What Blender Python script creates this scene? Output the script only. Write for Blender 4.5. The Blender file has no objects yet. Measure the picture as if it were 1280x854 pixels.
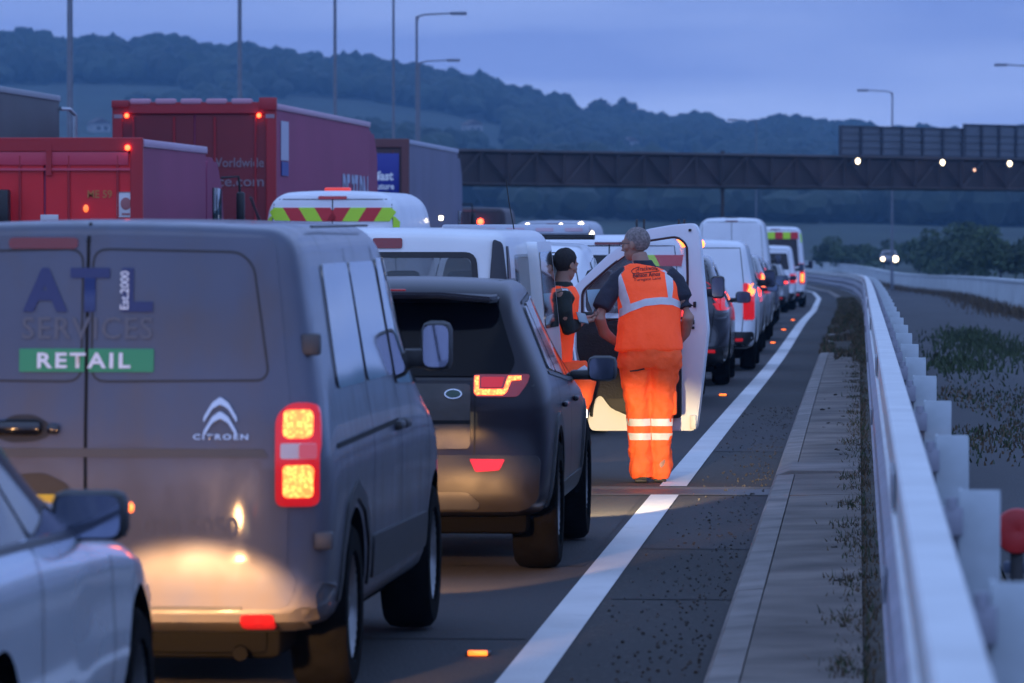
import bpy, bmesh, math, random
from mathutils import Vector, Matrix, Euler, noise, geometry
from mathutils.bvhtree import BVHTree
random.seed(7)
R = math.radians
S = bpy.context.scene

# ---------------------------------------------------------------- camera, sky, light, exposure
YAW = R(3.87); HZ = 283.0; FPX = 6400.0; CH = 1.88
cam_d = bpy.data.cameras.new('camera'); cam = bpy.data.objects.new('camera', cam_d)
S.collection.objects.link(cam); S.camera = cam
cam.location = (0, 0, CH)
cam.rotation_euler = (R(90) - math.atan((427 - HZ) / FPX), 0, YAW)
cam_d.sensor_width = 36; cam_d.lens = FPX * 36 / 1280
cam_d.clip_start = 0.5; cam_d.clip_end = 9000
cam_d.dof.use_dof = True; cam_d.dof.focus_distance = 37.8; cam_d.dof.aperture_fstop = 6.3

w = bpy.data.worlds.new('World'); S.world = w; w.use_nodes = True
nt = w.node_tree; N = nt.nodes; Lk = nt.links; N.clear()
out = N.new('ShaderNodeOutputWorld'); bg = N.new('ShaderNodeBackground')
sky = N.new('ShaderNodeTexSky'); sky.sky_type = 'NISHITA'; sky.sun_disc = False
sky.sun_elevation = R(1.5); sky.sun_rotation = R(200); sky.ozone_density = 4; sky.dust_density = 1.5
geo = N.new('ShaderNodeTexCoord'); sep = N.new('ShaderNodeSeparateXYZ')
Lk.new(geo.outputs['Generated'], sep.inputs[0])
ramp = N.new('ShaderNodeValToRGB'); Lk.new(sep.outputs['Z'], ramp.inputs[0])
e = ramp.color_ramp.elements
e[0].position = 0.0; e[0].color = (0.26, 0.355, 0.67, 1)
e[1].position = 0.6; e[1].color = (0.215, 0.33, 0.64, 1)
k = ramp.color_ramp.elements.new(0.045); k.color = (0.180, 0.250, 0.52, 1)
mp = N.new('ShaderNodeMapping'); mp.inputs['Scale'].default_value = (7, 7, 60)
mp.inputs['Location'].default_value = (3.3, 1.2, 0.4)
Lk.new(geo.outputs['Generated'], mp.inputs[0])
nz = N.new('ShaderNodeTexNoise'); nz.inputs['Scale'].default_value = 1.3; nz.inputs['Detail'].default_value = 5
nz.inputs['Roughness'].default_value = 0.5
Lk.new(mp.outputs[0], nz.inputs['Vector'])
r2 = N.new('ShaderNodeValToRGB'); Lk.new(nz.outputs['Fac'], r2.inputs[0])
r2.color_ramp.elements[0].position = 0.36; r2.color_ramp.elements[0].color = (0.80, 0.83, 0.90, 1)
r2.color_ramp.elements[1].position = 0.66; r2.color_ramp.elements[1].color = (1.22, 1.18, 1.08, 1)
mul = N.new('ShaderNodeMixRGB'); mul.blend_type = 'MULTIPLY'; mul.inputs[0].default_value = 1
Lk.new(ramp.outputs[0], mul.inputs[1]); Lk.new(r2.outputs[0], mul.inputs[2])
sc = N.new('ShaderNodeMixRGB'); sc.blend_type = 'MULTIPLY'; sc.inputs[0].default_value = 1
sc.inputs[2].default_value = (9, 9, 9, 1); Lk.new(mul.outputs[0], sc.inputs[1])
mw = N.new('ShaderNodeMapRange'); mw.inputs['From Min'].default_value = -1; mw.inputs['From Max'].default_value = .2; mw.inputs['To Min'].default_value = 13; mw.inputs['To Max'].default_value = 9; mw.interpolation_type = 'SMOOTHSTEP'
Lk.new(sep.outputs['Y'], mw.inputs[0]); cb = N.new('ShaderNodeCombineColor')
for q in range(3): Lk.new(mw.outputs[0], cb.inputs[q])
Lk.new(cb.outputs[0], sc.inputs[2])
mx = N.new('ShaderNodeMixRGB'); mx.inputs[0].default_value = 0.12
Lk.new(sc.outputs[0], mx.inputs[1]); Lk.new(sky.outputs[0], mx.inputs[2])
Lk.new(mx.outputs[0], bg.inputs['Color']); bg.inputs['Strength'].default_value = 0.10
Lk.new(bg.outputs[0], out.inputs['Surface'])

sd = bpy.data.lights.new('sun', 'SUN'); sun = bpy.data.objects.new('sun', sd); S.collection.objects.link(sun)
sd.energy = 0.05; sd.angle = R(30); sd.color = (0.80, 0.86, 1.0); sun.rotation_euler = (R(38), 0, R(-20))

S.view_settings.view_transform = 'Standard'; S.view_settings.look = 'None'
S.view_settings.exposure = 1.1; S.view_settings.gamma = 1.0; S.view_settings.use_curve_mapping = False
S.render.engine = 'CYCLES'
S.cycles.max_bounces = 6; S.cycles.volume_bounces = 0; S.cycles.transparent_max_bounces = 12
S.cycles.use_denoising = True; S.cycles.sample_clamp_indirect = 2.0; S.cycles.sample_clamp_direct = 12.0

# ---------------------------------------------------------------- helpers: placement
def at(px, py, D):
    xc = (px - 640) / FPX * D; z = CH - (py - HZ) / FPX * D
    return Vector((xc * math.cos(YAW) - D * math.sin(YAW), xc * math.sin(YAW) + D * math.cos(YAW), z))
def gz(y):
    if y < 140: return -3e-5 * y * abs(y)
    z = -0.588
    if y < 280: return z - 0.0084 * (y - 140)
    z -= 0.0084 * 140
    t = min(y, 480) - 280
    return z - 0.0084 * t + 0.0084 * t * t / 400
OX = [(-60, 0), (0, 0), (60, 0), (110, .02), (160, .0), (228, -.35), (287, -1.1), (350, -3), (450, -9), (600, -26), (800, -60), (1000, -100)]
def ox(y):
    for (a, u), (b, v) in zip(OX, OX[1:]):
        if y <= b:
            t = max(0, (y - a) / (b - a)); return u + (v - u) * t
    return OX[-1][1]
def oxm(y):
    return ox(y) + .13 * math.exp(-((y - 78) / 34) ** 2)
def lerp(a, b, t): return a + (b - a) * t

# ---------------------------------------------------------------- helpers: objects
def link(o, parent=None):
    S.collection.objects.link(o)
    if parent is not None: o.parent = parent
    return o
def empty(name, label, cat, loc=(0, 0, 0), rz=0, group=None):
    o = bpy.data.objects.new(name, None); link(o); o.location = loc; o.rotation_euler = (0, 0, rz)
    o['label'] = label; o['category'] = cat; o.empty_display_size = .2
    if group: o['group'] = group
    return o
def tag(o, label=None, cat=None, group=None, kind=None):
    if label: o['label'] = label
    if cat: o['category'] = cat
    if group: o['group'] = group
    if kind: o['kind'] = kind
    return o
def obj(name, bm, m, parent=None, smooth=True, angle=40):
    me = bpy.data.meshes.new(name); bm.normal_update(); bm.to_mesh(me); bm.free()
    for mm in (m if isinstance(m, (list, tuple)) else [m]): me.materials.append(mm)
    if smooth:
        me.polygons.foreach_set('use_smooth', [True] * len(me.polygons))
        me.set_sharp_from_angle(angle=R(angle))
    return link(bpy.data.objects.new(name, me), parent)
def tmp(bm):
    me = bpy.data.meshes.new('t'); bm.normal_update(); bm.to_mesh(me); bm.free()
    o = bpy.data.objects.new('t', me); S.collection.objects.link(o); return o
def ev_bm(o, kill=True):
    dg = bpy.context.evaluated_depsgraph_get(); dg.update()
    me = bpy.data.meshes.new_from_object(o.evaluated_get(dg), depsgraph=dg)
    b = bmesh.new(); b.from_mesh(me); bpy.data.meshes.remove(me)
    if kill:
        m0 = o.data; bpy.data.objects.remove(o); bpy.data.meshes.remove(m0)
    return b
def remesh(bm, vox, smooth=3, sub=False):
    o = tmp(bm); m = o.modifiers.new('r', 'REMESH'); m.mode = 'VOXEL'; m.voxel_size = vox
    if smooth:
        s = o.modifiers.new('s', 'SMOOTH'); s.iterations = smooth; s.factor = .5
    return ev_bm(o)
def box(bm, c, s, bev=0, rz=0, rx=0, ry=0, mi=0):
    m = Matrix.Translation(c) @ Euler((rx, ry, rz)).to_matrix().to_4x4() @ Matrix.Diagonal((s[0], s[1], s[2], 1))
    r = bmesh.ops.create_cube(bm, size=1, matrix=m)
    fs = list({f for v in r['verts'] for f in v.link_faces})
    for f in fs: f.material_index = mi
    if bev:
        es = list({e for v in r['verts'] for e in v.link_edges})
        bmesh.ops.bevel(bm, geom=es, offset=bev, segments=2, profile=.5, affect='EDGES')
    return bm
def cyl(bm, a, b, r1, r2=None, n=16, caps=True):
    a, b = Vector(a), Vector(b); r2 = r1 if r2 is None else r2
    d = (b - a); q = d.to_track_quat('Z', 'Y').to_matrix().to_4x4()
    m = Matrix.Translation((a + b) / 2) @ q
    bmesh.ops.create_cone(bm, cap_ends=caps, segments=n, radius1=r1, radius2=r2, depth=d.length, matrix=m)
    return bm
def tube(bm, pts, rad, n=10):
    pts = [Vector(p) for p in pts]; rings = []
    for i, p in enumerate(pts):
        t = (pts[min(i + 1, len(pts) - 1)] - pts[max(i - 1, 0)]).normalized()
        up = Vector((0, 0, 1)) if abs(t.z) < .9 else Vector((0, 1, 0))
        u = t.cross(up).normalized(); v = t.cross(u).normalized()
        r = rad[i] if isinstance(rad, (list, tuple)) else rad
        ru, rv = (r if isinstance(r, (list, tuple)) else (r, r))
        rings.append([bm.verts.new(p + u * ru * math.cos(2 * math.pi * k / n) + v * rv * math.sin(2 * math.pi * k / n)) for k in range(n)])
    for a, b in zip(rings, rings[1:]):
        for k in range(n): bm.faces.new((a[k], a[(k + 1) % n], b[(k + 1) % n], b[k]))
    bm.faces.new(rings[0][::-1]); bm.faces.new(rings[-1])
    bmesh.ops.recalc_face_normals(bm, faces=bm.faces)
    return bm
def lathe(bm, prof, axis='X', c=(0, 0, 0), n=32, close=False):
    c = Vector(c); rings = []
    for (h, r) in prof:
        ring = []
        for k in range(n):
            a = 2 * math.pi * k / n
            if axis == 'X': p = Vector((h, r * math.cos(a), r * math.sin(a)))
            elif axis == 'Y': p = Vector((r * math.cos(a), h, r * math.sin(a)))
            else: p = Vector((r * math.cos(a), r * math.sin(a), h))
            ring.append(bm.verts.new(c + p))
        rings.append(ring)
    for a, b in zip(rings, rings[1:]):
        for k in range(n): bm.faces.new((a[k], a[(k + 1) % n], b[(k + 1) % n], b[k]))
    if close:
        bm.faces.new(rings[0][::-1]); bm.faces.new(rings[-1])
    bmesh.ops.recalc_face_normals(bm, faces=bm.faces)
    return bm
def ellip(bm, c, r, n=16, rot=None):
    m = Matrix.Translation(c) @ (rot.to_matrix().to_4x4() if rot else Matrix()) @ Matrix.Diagonal((r[0], r[1], r[2], 1))
    bmesh.ops.create_uvsphere(bm, u_segments=n, v_segments=n // 2 + 2, radius=1, matrix=m); return bm
def extr(bm, pts, d, axis='Y', o=0.0):
    """2D outline (a,b) extruded from o to o+d along axis"""
    def P(a, b, t):
        return {'Y': (a, t, b), 'X': (t, a, b), 'Z': (a, b, t)}[axis]
    A = [bm.verts.new(P(a, b, o)) for a, b in pts]; B = [bm.verts.new(P(a, b, o + d)) for a, b in pts]
    f1 = bm.faces.new(A); f2 = bm.faces.new(B[::-1]); n = len(pts)
    for i in range(n): bm.faces.new((A[i], B[i], B[(i + 1) % n], A[(i + 1) % n]))
    bmesh.ops.recalc_face_normals(bm, faces=bm.faces)
    return bm
def rnd(pts, r, n=4):
    """round the corners of a polygon"""
    out = []; m = len(pts); P = [Vector((p[0], p[1])) for p in pts]
    for i in range(m):
        a, b, c = P[i - 1], P[i], P[(i + 1) % m]
        u = (a - b); v = (c - b); rr = min(r, u.length * .45, v.length * .45)
        p0 = b + u.normalized() * rr; p2 = b + v.normalized() * rr
        for k in range(n + 1):
            t = k / n; out.append(tuple(p0 * (1 - t) ** 2 + b * 2 * t * (1 - t) + p2 * t * t))
    return out
def rect(x0, x1, z0, z1, r=.02): return rnd([(x0, z0), (x1, z0), (x1, z1), (x0, z1)], r)

def bvh_of(o):
    b = bmesh.new(); b.from_mesh(o.data); t = BVHTree.FromBMesh(b); b.free(); return t
DIRS = {'B': (Vector((0, 1, 0)), lambda a, b: Vector((a, -6, b))), 'F': (Vector((0, -1, 0)), lambda a, b: Vector((a, 24, b))),
        'R': (Vector((-1, 0, 0)), lambda a, b: Vector((6, a, b))), 'L': (Vector((1, 0, 0)), lambda a, b: Vector((-6, a, b))),
        'T': (Vector((0, 0, -1)), lambda a, b: Vector((a, b, 8)))}
def proj(bvh, face, a, b, off):
    d, f = DIRS[face]; o = f(a, b); h = bvh.ray_cast(o, d)
    if h[0] is None:
        q = bvh.find_nearest(o + d * 6); return q[0] - d * off, -d
    n = h[1] if h[1].dot(d) < 0 else -h[1]
    n = (n - d * .6).normalized()
    return h[0] + n * off, n
def patch(name, bvh, face, outline, m, parent, off=.004, res=.06, skirt=.012):
    pts = []
    n = len(outline)
    for i in range(n):
        a = Vector(outline[i][:2]); b = Vector(outline[(i + 1) % n][:2]); L = (b - a).length
        if L < 1e-6: continue
        k = max(1, int(L / res))
        for j in range(k): pts.append(a.lerp(b, j / k))
    nb = len(pts); edges = [(i, (i + 1) % nb) for i in range(nb)]
    x0 = min(p.x for p in pts); x1 = max(p.x for p in pts); z0 = min(p.y for p in pts); z1 = max(p.y for p in pts)
    def inside(x, y):
        c = False; j = nb - 1
        for i in range(nb):
            if (pts[i].y > y) != (pts[j].y > y) and x < (pts[j].x - pts[i].x) * (y - pts[i].y) / (pts[j].y - pts[i].y) + pts[i].x: c = not c
            j = i
        return c
    gi = []
    nx = int((x1 - x0) / res); nzz = int((z1 - z0) / res)
    for i in range(1, nx + 1):
        for j in range(1, nzz + 1):
            x = x0 + (x1 - x0) * i / (nx + 1); y = z0 + (z1 - z0) * j / (nzz + 1)
            if inside(x, y): gi.append(Vector((x, y)))
    vs, es, fs, *_ = geometry.delaunay_2d_cdt(pts + gi, edges, [], 1, 1e-5)
    bm = bmesh.new(); vv = []; nn = []
    for v in vs:
        p, nrm = proj(bvh, face, v.x, v.y, off); vv.append(bm.verts.new(p)); nn.append(nrm)
    d = DIRS[face][0]
    for f in fs:
        try: bm.faces.new([vv[i] for i in f])
        except ValueError: pass
    for f in bm.faces:
        f.normal_update()
        if f.normal.dot(d) > 0: f.normal_flip()
    if skirt:
        be = [e for e in bm.edges if len(e.link_faces) == 1]
        mp_ = {}
        for e_ in be:
            q = []
            for v in e_.verts:
                if v not in mp_: mp_[v] = (bm.verts.new(v.co), bm.verts.new(v.co + d * (skirt + off)))
                q.append(mp_[v])
            bm.faces.new((q[0][0], q[1][0], q[1][1], q[0][1]))
    return obj(name, bm, m, parent)
def seam(name, bvh, face, line, m, parent, wd=.008, off=.0015, res=.06):
    P = []
    for a, b in zip(line, line[1:]):
        a = Vector(a); b = Vector(b); k = max(1, int((b - a).length / res))
        for j in range(k): P.append(a.lerp(b, j / k))
    P.append(Vector(line[-1])); bm = bmesh.new(); prev = None
    for i, p in enumerate(P):
        t = (P[min(i + 1, len(P) - 1)] - P[max(i - 1, 0)]).normalized(); nrm = Vector((-t.y, t.x)) * wd / 2
        a = bm.verts.new(proj(bvh, face, p.x + nrm.x, p.y + nrm.y, off)[0]); b = bm.verts.new(proj(bvh, face, p.x - nrm.x, p.y - nrm.y, off)[0])
        if prev: bm.faces.new((prev[0], prev[1], b, a))
        prev = (a, b)
    return obj(name, bm, m, parent)
def text_bm(s, bold=0.0, spacing=1.0):
    c = bpy.data.curves.new('txt', 'FONT'); c.body = s; c.size = 1; c.offset = bold; c.space_character = spacing; c.resolution_u = 3
    o = bpy.data.objects.new('txt', c); S.collection.objects.link(o)
    dg = bpy.context.evaluated_depsgraph_get(); dg.update()
    me = bpy.data.meshes.new_from_object(o.evaluated_get(dg)); b = bmesh.new(); b.from_mesh(me)
    bpy.data.objects.remove(o); bpy.data.curves.remove(c); bpy.data.meshes.remove(me)
    xs = [v.co.x for v in b.verts]; ys = [v.co.y for v in b.verts]
    x0, x1, y0, y1 = min(xs), max(xs), min(ys), max(ys)
    for v in b.verts: v.co = ((v.co.x - x0) / (x1 - x0), (v.co.y - y0) / (y1 - y0), 0)
    return b
def text(name, s, m, parent, bvh=None, face='B', box_=(0, 1, 0, 1), off=.007, bold=0, rot90=False, plane=None, flip=False, skew=0, spacing=1):
    """text fitted to a box (u0,u1,v0,v1) projected on a surface, or on a plane y/x = const"""
    b = text_bm(s, bold, spacing); u0, u1, v0, v1 = box_
    for v in b.verts:
        a, c = v.co.x, v.co.y
        if rot90: a, c = 1 - c, a
        u = lerp(u0, u1, a); q = lerp(v0, v1, c) + skew * a
        if bvh is not None: v.co = proj(bvh, face, u, q, off)[0]
        elif face in 'BF': v.co = (u, plane, q)
        else: v.co = (plane, u, q)
    return obj(name, b, m, parent, smooth=False)

# ---------------------------------------------------------------- helpers: materials
MATS = {}
def mat(name, col, rough=.5, metal=0, coat=0, var=0, vscale=6, bump=0, bscale=60, dirt=None, emit=None, es=1, trans=0, alpha=1, spec=.5, rvar=0, detail=4):
    if name in MATS: return MATS[name]
    m = bpy.data.materials.new(name); m.use_nodes = True; t = m.node_tree; n = t.nodes; l = t.links
    p = n['Principled BSDF']; p.inputs['Base Color'].default_value = (*col, 1); p.inputs['Roughness'].default_value = rough
    p.inputs['Metallic'].default_value = metal; p.inputs['Coat Weight'].default_value = coat; p.inputs['Coat Roughness'].default_value = .06
    p.inputs['Specular IOR Level'].default_value = spec
    p.inputs['Transmission Weight'].default_value = trans; p.inputs['Alpha'].default_value = alpha
    if emit: p.inputs['Emission Color'].default_value = (*emit, 1); p.inputs['Emission Strength'].default_value = es
    tc = n.new('ShaderNodeTexCoord')
    cur = None
    if var:
        z = n.new('ShaderNodeTexNoise'); z.inputs['Scale'].default_value = vscale; z.inputs['Detail'].default_value = detail
        l.new(tc.outputs['Object'], z.inputs['Vector'])
        rp = n.new('ShaderNodeValToRGB'); rp.color_ramp.elements[0].position = .3; rp.color_ramp.elements[1].position = .7
        rp.color_ramp.elements[0].color = (*[c * (1 - var) for c in col], 1); rp.color_ramp.elements[1].color = (*[min(1, c * (1 + var)) for c in col], 1)
        l.new(z.outputs['Fac'], rp.inputs[0]); cur = rp.outputs[0]
        if rvar:
            mr = n.new('ShaderNodeMapRange'); mr.inputs['To Min'].default_value = max(0, rough - rvar); mr.inputs['To Max'].default_value = min(1, rough + rvar)
            l.new(z.outputs['Fac'], mr.inputs[0]); l.new(mr.outputs[0], p.inputs['Roughness'])
    if dirt:
        dc, amt, zlo, zhi, dr = dirt     # colour, base amount, full below zlo, none above zhi, dirt roughness
        z2 = n.new('ShaderNodeTexNoise'); z2.inputs['Scale'].default_value = 3.2; z2.inputs['Detail'].default_value = 8; z2.inputs['Roughness'].default_value = .62
        mp2 = n.new('ShaderNodeMapping'); mp2.inputs['Scale'].default_value = (1, 1, .55)
        l.new(tc.outputs['Object'], mp2.inputs[0]); l.new(mp2.outputs[0], z2.inputs['Vector'])
        sx = n.new('ShaderNodeSeparateXYZ'); l.new(tc.outputs['Object'], sx.inputs[0])
        mr = n.new('ShaderNodeMapRange'); mr.inputs['From Min'].default_value = zlo; mr.inputs['From Max'].default_value = zhi
        mr.inputs['To Min'].default_value = amt + .45; mr.inputs['To Max'].default_value = amt - .1; l.new(sx.outputs['Z'], mr.inputs[0])
        ad = n.new('ShaderNodeMath'); ad.operation = 'ADD'; l.new(mr.outputs[0], ad.inputs[0])
        m3 = n.new('ShaderNodeMath'); m3.operation = 'MULTIPLY_ADD'; m3.inputs[1].default_value = 1.6; m3.inputs[2].default_value = -.85
        l.new(z2.outputs['Fac'], m3.inputs[0]); l.new(m3.outputs[0], ad.inputs[1]); ad.use_clamp = True
        mc = n.new('ShaderNodeMixRGB'); l.new(ad.outputs[0], mc.inputs[0])
        if cur is not None: l.new(cur, mc.inputs[1])
        else: mc.inputs[1].default_value = (*col, 1)
        mc.inputs[2].default_value = (*dc, 1); cur = mc.outputs[0]
        mr2 = n.new('ShaderNodeMapRange'); mr2.inputs['To Min'].default_value = rough; mr2.inputs['To Max'].default_value = dr
        l.new(ad.outputs[0], mr2.inputs[0]); l.new(mr2.outputs[0], p.inputs['Roughness'])
        if coat:
            mr3 = n.new('ShaderNodeMapRange'); mr3.inputs['To Min'].default_value = coat; mr3.inputs['To Max'].default_value = 0
            l.new(ad.outputs[0], mr3.inputs[0]); l.new(mr3.outputs[0], p.inputs['Coat Weight'])
    if cur is not None: l.new(cur, p.inputs['Base Color'])
    if bump:
        z = n.new('ShaderNodeTexNoise'); z.inputs['Scale'].default_value = bscale; z.inputs['Detail'].default_value = 4
        l.new(tc.outputs['Object'], z.inputs['Vector']); b = n.new('ShaderNodeBump'); b.inputs['Strength'].default_value = bump
        b.inputs['Distance'].default_value = .02; l.new(z.outputs['Fac'], b.inputs['Height']); l.new(b.outputs[0], p.inputs['Normal'])
    MATS[name] = m
    return m
BLK = mat('black_plastic', (.012, .012, .014), .45, var=.3, vscale=20)
RUB = mat('tyre_rubber', (.0035, .0035, .0035), .95, spec=.08, var=.4, vscale=15, bump=.3, bscale=40)
GLS = mat('dark_glass', (.006, .007, .009), .05, spec=.45)
SGL = mat('side_glass', (.008, .010, .014), .04, spec=1.0, coat=1.0)
GAP = mat('panel_gap', (.004, .004, .005), .9)
RIM = mat('alloy_rim', (.22, .22, .23), .35, metal=.8, var=.3)
CHR = mat('chrome_trim', (.6, .6, .62), .15, metal=1)
MIR = mat('mirror_glass', (.17, .20, .28), .05, metal=1)
YPL = mat('yellow_plate', (.75, .46, .02), .4, emit=(1, .5, .04), es=.0)
WPL = mat('white_plate', (.7, .7, .68), .4)
LNS = mat('red_lens', (.30, .006, .008), .15, coat=.6, emit=(1, .012, .02), es=.03)
LNR = mat('red_lens_lit', (.18, .005, .005), .2, coat=.4, emit=(1, .006, .010), es=.22)
HOT = mat('lamp_hot', (.8, .3, .1), .3, emit=(1, .17, .014), es=2.4, bump=0)
REDL = mat('lamp_red', (.6, .02, .02), .3, emit=(1, .03, .012), es=2.2)
def hot_lens(m):
    t = m.node_tree; n = t.nodes; l = t.links; p = n['Principled BSDF']; tc = n.new('ShaderNodeTexCoord'); v = n.new('ShaderNodeTexVoronoi'); v.inputs['Scale'].default_value = 75
    l.new(tc.outputs['Object'], v.inputs['Vector']); r = n.new('ShaderNodeValToRGB'); l.new(v.outputs['Distance'], r.inputs[0])
    r.color_ramp.elements[0].position = .08; r.color_ramp.elements[0].color = (1, .30, .05, 1); r.color_ramp.elements[1].position = .62; r.color_ramp.elements[1].color = (1, .075, .008, 1)
    l.new(r.outputs[0], p.inputs['Emission Color'])
hot_lens(HOT)
AMB = mat('lamp_amber', (.8, .3, .05), .3, emit=(1, .15, .02), es=3)
WHL = mat('lamp_white', (.8, .8, .7), .3, emit=(1, .80, .50), es=4)
REFL = mat('red_reflector', (.20, .006, .010), .3, emit=(1, .015, .02), es=.14)  # glow painted in by emission; a reflector gives no light itself
CLR = mat('clear_lens', (.62, .50, .50), .15, coat=.5)
UND = mat('underbody', (.003, .003, .003), .95, spec=.05)
FAB = mat('seat_fabric', (.03, .03, .035), .9, bump=.3, bscale=120)

# ---------------------------------------------------------------- vehicle kit
def sect(hw, zb, zs, zt, ht, r, crown=.02):
    zs = min(zs, zt - .05); r = min(r, max(.02, (zt - zs) * .7), ht * .4)
    p = [(0, zb), (hw * .6, zb), (hw - .1, zb), (hw - .035, zb + .05), (hw - .008, zb + .15)]
    for f in (.4, .65, .85): p.append((hw, lerp(zb + .1, zs, f)))
    p.append((hw - .012, zs))
    for f in (.33, .66): p.append((lerp(hw - .012, ht, f), lerp(zs, zt - r, f)))
    for a in (0, 25, 50, 75, 90): p.append((ht - r + r * math.cos(R(a)), zt - r + r * math.sin(R(a))))
    p += [((ht - r) * .5, zt + crown * .75), (0, zt + crown)]
    return p
def loft(keys, step=.14, bulge=(.03, .06), deform=None, sub=1, smooth=1):
    ks = []
    for a, b in zip(keys, keys[1:]):
        n = max(1, int((b[0] - a[0]) / step))
        for j in range(n): ks.append([lerp(u, v, j / n) for u, v in zip(a, b)])
    ks.append(list(keys[-1]))
    for _ in range(smooth):
        k2 = [list(k) for k in ks]
        for i in range(2, len(ks) - 2):
            for c in range(1, 7): k2[i][c] = (ks[i - 1][c] + 2 * ks[i][c] + ks[i + 1][c]) / 4
        ks = k2
    bm = bmesh.new(); rings = []
    def ring(pts, y):
        full = [(x, z) for x, z in pts] + [(-x, z) for x, z in pts[-2:0:-1]]
        return [bm.verts.new((x, y(x, z) if callable(y) else y, z)) for x, z in full]
    def cap(k, sgn, bl):
        P = sect(*k[1:7]); zc = (k[2] + k[4]) / 2; out_ = []
        for t in (.12, .35, .6, .8, .93):
            out_.append(ring([(x * t, zc + (z - zc) * t) for x, z in P], k[0] + sgn * bl * (1 - t * t)))
        return out_
    rear = cap(ks[0], -1, bulge[0]); front = cap(ks[-1], 1, bulge[1])
    mid = [ring(sect(*k[1:7]), k[0]) for k in ks]
    rings = rear + mid + front[::-1]
    n = len(rings[0])
    for a, b in zip(rings, rings[1:]):
        for i in range(n): bm.faces.new((a[i], a[(i + 1) % n], b[(i + 1) % n], b[i]))
    bm.faces.new(rings[0][::-1]); bm.faces.new(rings[-1])
    if deform:
        for v in bm.verts: v.co = deform(v.co.copy())
    bmesh.ops.recalc_face_normals(bm, faces=bm.faces)
    if sub:
        o = tmp(bm); m = o.modifiers.new('s', 'SUBSURF'); m.levels = sub; m.render_levels = sub; bm = ev_bm(o)
    return bm
def carve(bm, cutters):
    """boolean away the cutter bmeshes; their faces take material slot 1"""
    o = tmp(bm); o.data.materials.append(BLK); o.data.materials.append(UND)
    cs = []
    for c in cutters:
        for f in c.faces: f.material_index = 0
        q = tmp(c); q.data.materials.append(UND); cs.append(q)
        m = o.modifiers.new('b', 'BOOLEAN'); m.operation = 'DIFFERENCE'; m.solver = 'EXACT'; m.object = q; m.material_mode = 'TRANSFER'
    b = ev_bm(o)
    for q in cs: 
        d = q.data; bpy.data.objects.remove(q); bpy.data.meshes.remove(d)
    return b
def wells(hw, ys, r, rz):
    out_ = []
    for y in ys:
        for s in (-1, 1):
            c = bmesh.new(); cyl(c, (s * (hw - .27), y, rz), (s * (hw + .3), y, rz), r, n=32); out_.append(c)
    return out_
def wheel(root, x, y, r=.34, wdt=.22, spokes=5, rim=None):
    s = 1 if x > 0 else -1
    bm = bmesh.new(); h = wdt / 2
    lathe(bm, [(-h, r * .66), (-h, r * .9), (-h * .8, r * .975), (-h * .4, r), (h * .4, r), (h * .8, r * .975), (h, r * .9), (h, r * .66), (h * .6, r * .62), (-h * .6, r * .62), (-h, r * .66)], 'X', (0, 0, 0), 36)
    t = obj('wheel', bm, RUB, root); t.location = (x, y, r)
    bm = bmesh.new(); lathe(bm, [(s * h * .9, r * .66), (s * h * .7, r * .6), (s * h * .1, r * .58), (s * h * .05, .05)], 'X', (0, 0, 0), 32)
    lathe(bm, [(s * h * .75, .001), (s * h * .78, r * .14), (s * h * .5, r * .17), (s * h * .1, r * .17)], 'X', (0, 0, 0), 20)
    for k in range(spokes):
        a = 2 * math.pi * k / spokes
        box(bm, (s * h * .55, math.cos(a) * r * .36, math.sin(a) * r * .36), (.025, r * .5, r * .13), .006, rx=a)
    obj('rim', bm, rim or RIM, t)
    return t
def mirror(root, x, y, z, s=1, w_=.18, h_=.2, arm=.1, m=None, base=None):
    bm = bmesh.new(); box(bm, (0, .03, 0), (w_, .12, h_), .04)
    o = obj('wing_mirror', bm, m or BLK, root); o.location = (x + s * (arm + w_ / 2), y, z)
    bm = bmesh.new(); box(bm, (-s * (w_ / 2 + arm / 2 - .015), .03, -h_ * .25), (arm + .05, .09, h_ * .38), .02); obj('mirror_arm', bm, BLK, o)
    bm = bmesh.new(); extr(bm, rect(-w_ * .42, w_ * .42, -h_ * .42, h_ * .42, .04), .004, 'Y', -.036); obj('mirror_glass', bm, MIR, o, smooth=False)
    return o
def spot(root, x, y, z, power, pitch, size, blend=.12, col=(1, .52, .20), yaw=0, rad=.05):
    l = bpy.data.lights.new('headlight_beam', 'SPOT'); l.energy = power; l.spot_size = R(size); l.spot_blend = blend; l.color = col; l.shadow_soft_size = rad
    o = bpy.data.objects.new('headlight_beam', l); link(o, root); o.location = (x, y, z)
    o.rotation_euler = (R(90 - pitch), 0, R(yaw)); return o

# ---------------------------------------------------------------- the setting
SKY = [(-900, 60), (-300, 30), (0, 40), (60, 46), (130, 44), (250, 52), (330, 60), (380, 66), (470, 72), (520, 84), (600, 92), (640, 104), (690, 120), (740, 130), (830, 142), (900, 146), (980, 146), (1050, 152), (1110, 158), (1200, 166), (1400, 172), (2200, 190)]
def skyl(px):
    if px <= SKY[0][0]: return SKY[0][1]
    for (a, u), (b, v) in zip(SKY, SKY[1:]):
        if px <= b: return lerp(u, v, (px - a) / (b - a))
    return SKY[-1][1]
def hill(x, y):
    D = y * math.cos(YAW) - x * math.sin(YAW)
    if D < 620: return gz(y)
    px = 640 + FPX * (x * math.cos(YAW) + y * math.sin(YAW)) / D
    zr = CH - (skyl(px) + 32 - HZ) / FPX * 2200
    z0 = gz(y)
    t = min(1, (D - 620) / 1580)
    z = z0 + (zr - z0) * (t ** 1.55)
    z += noise.noise(Vector((x / 170, y / 170, 0))) * 5 * min(1, t * 3) * (1 if D < 2150 else .3)
    if D > 2230: z -= (D - 2230) * .02
    return z
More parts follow.
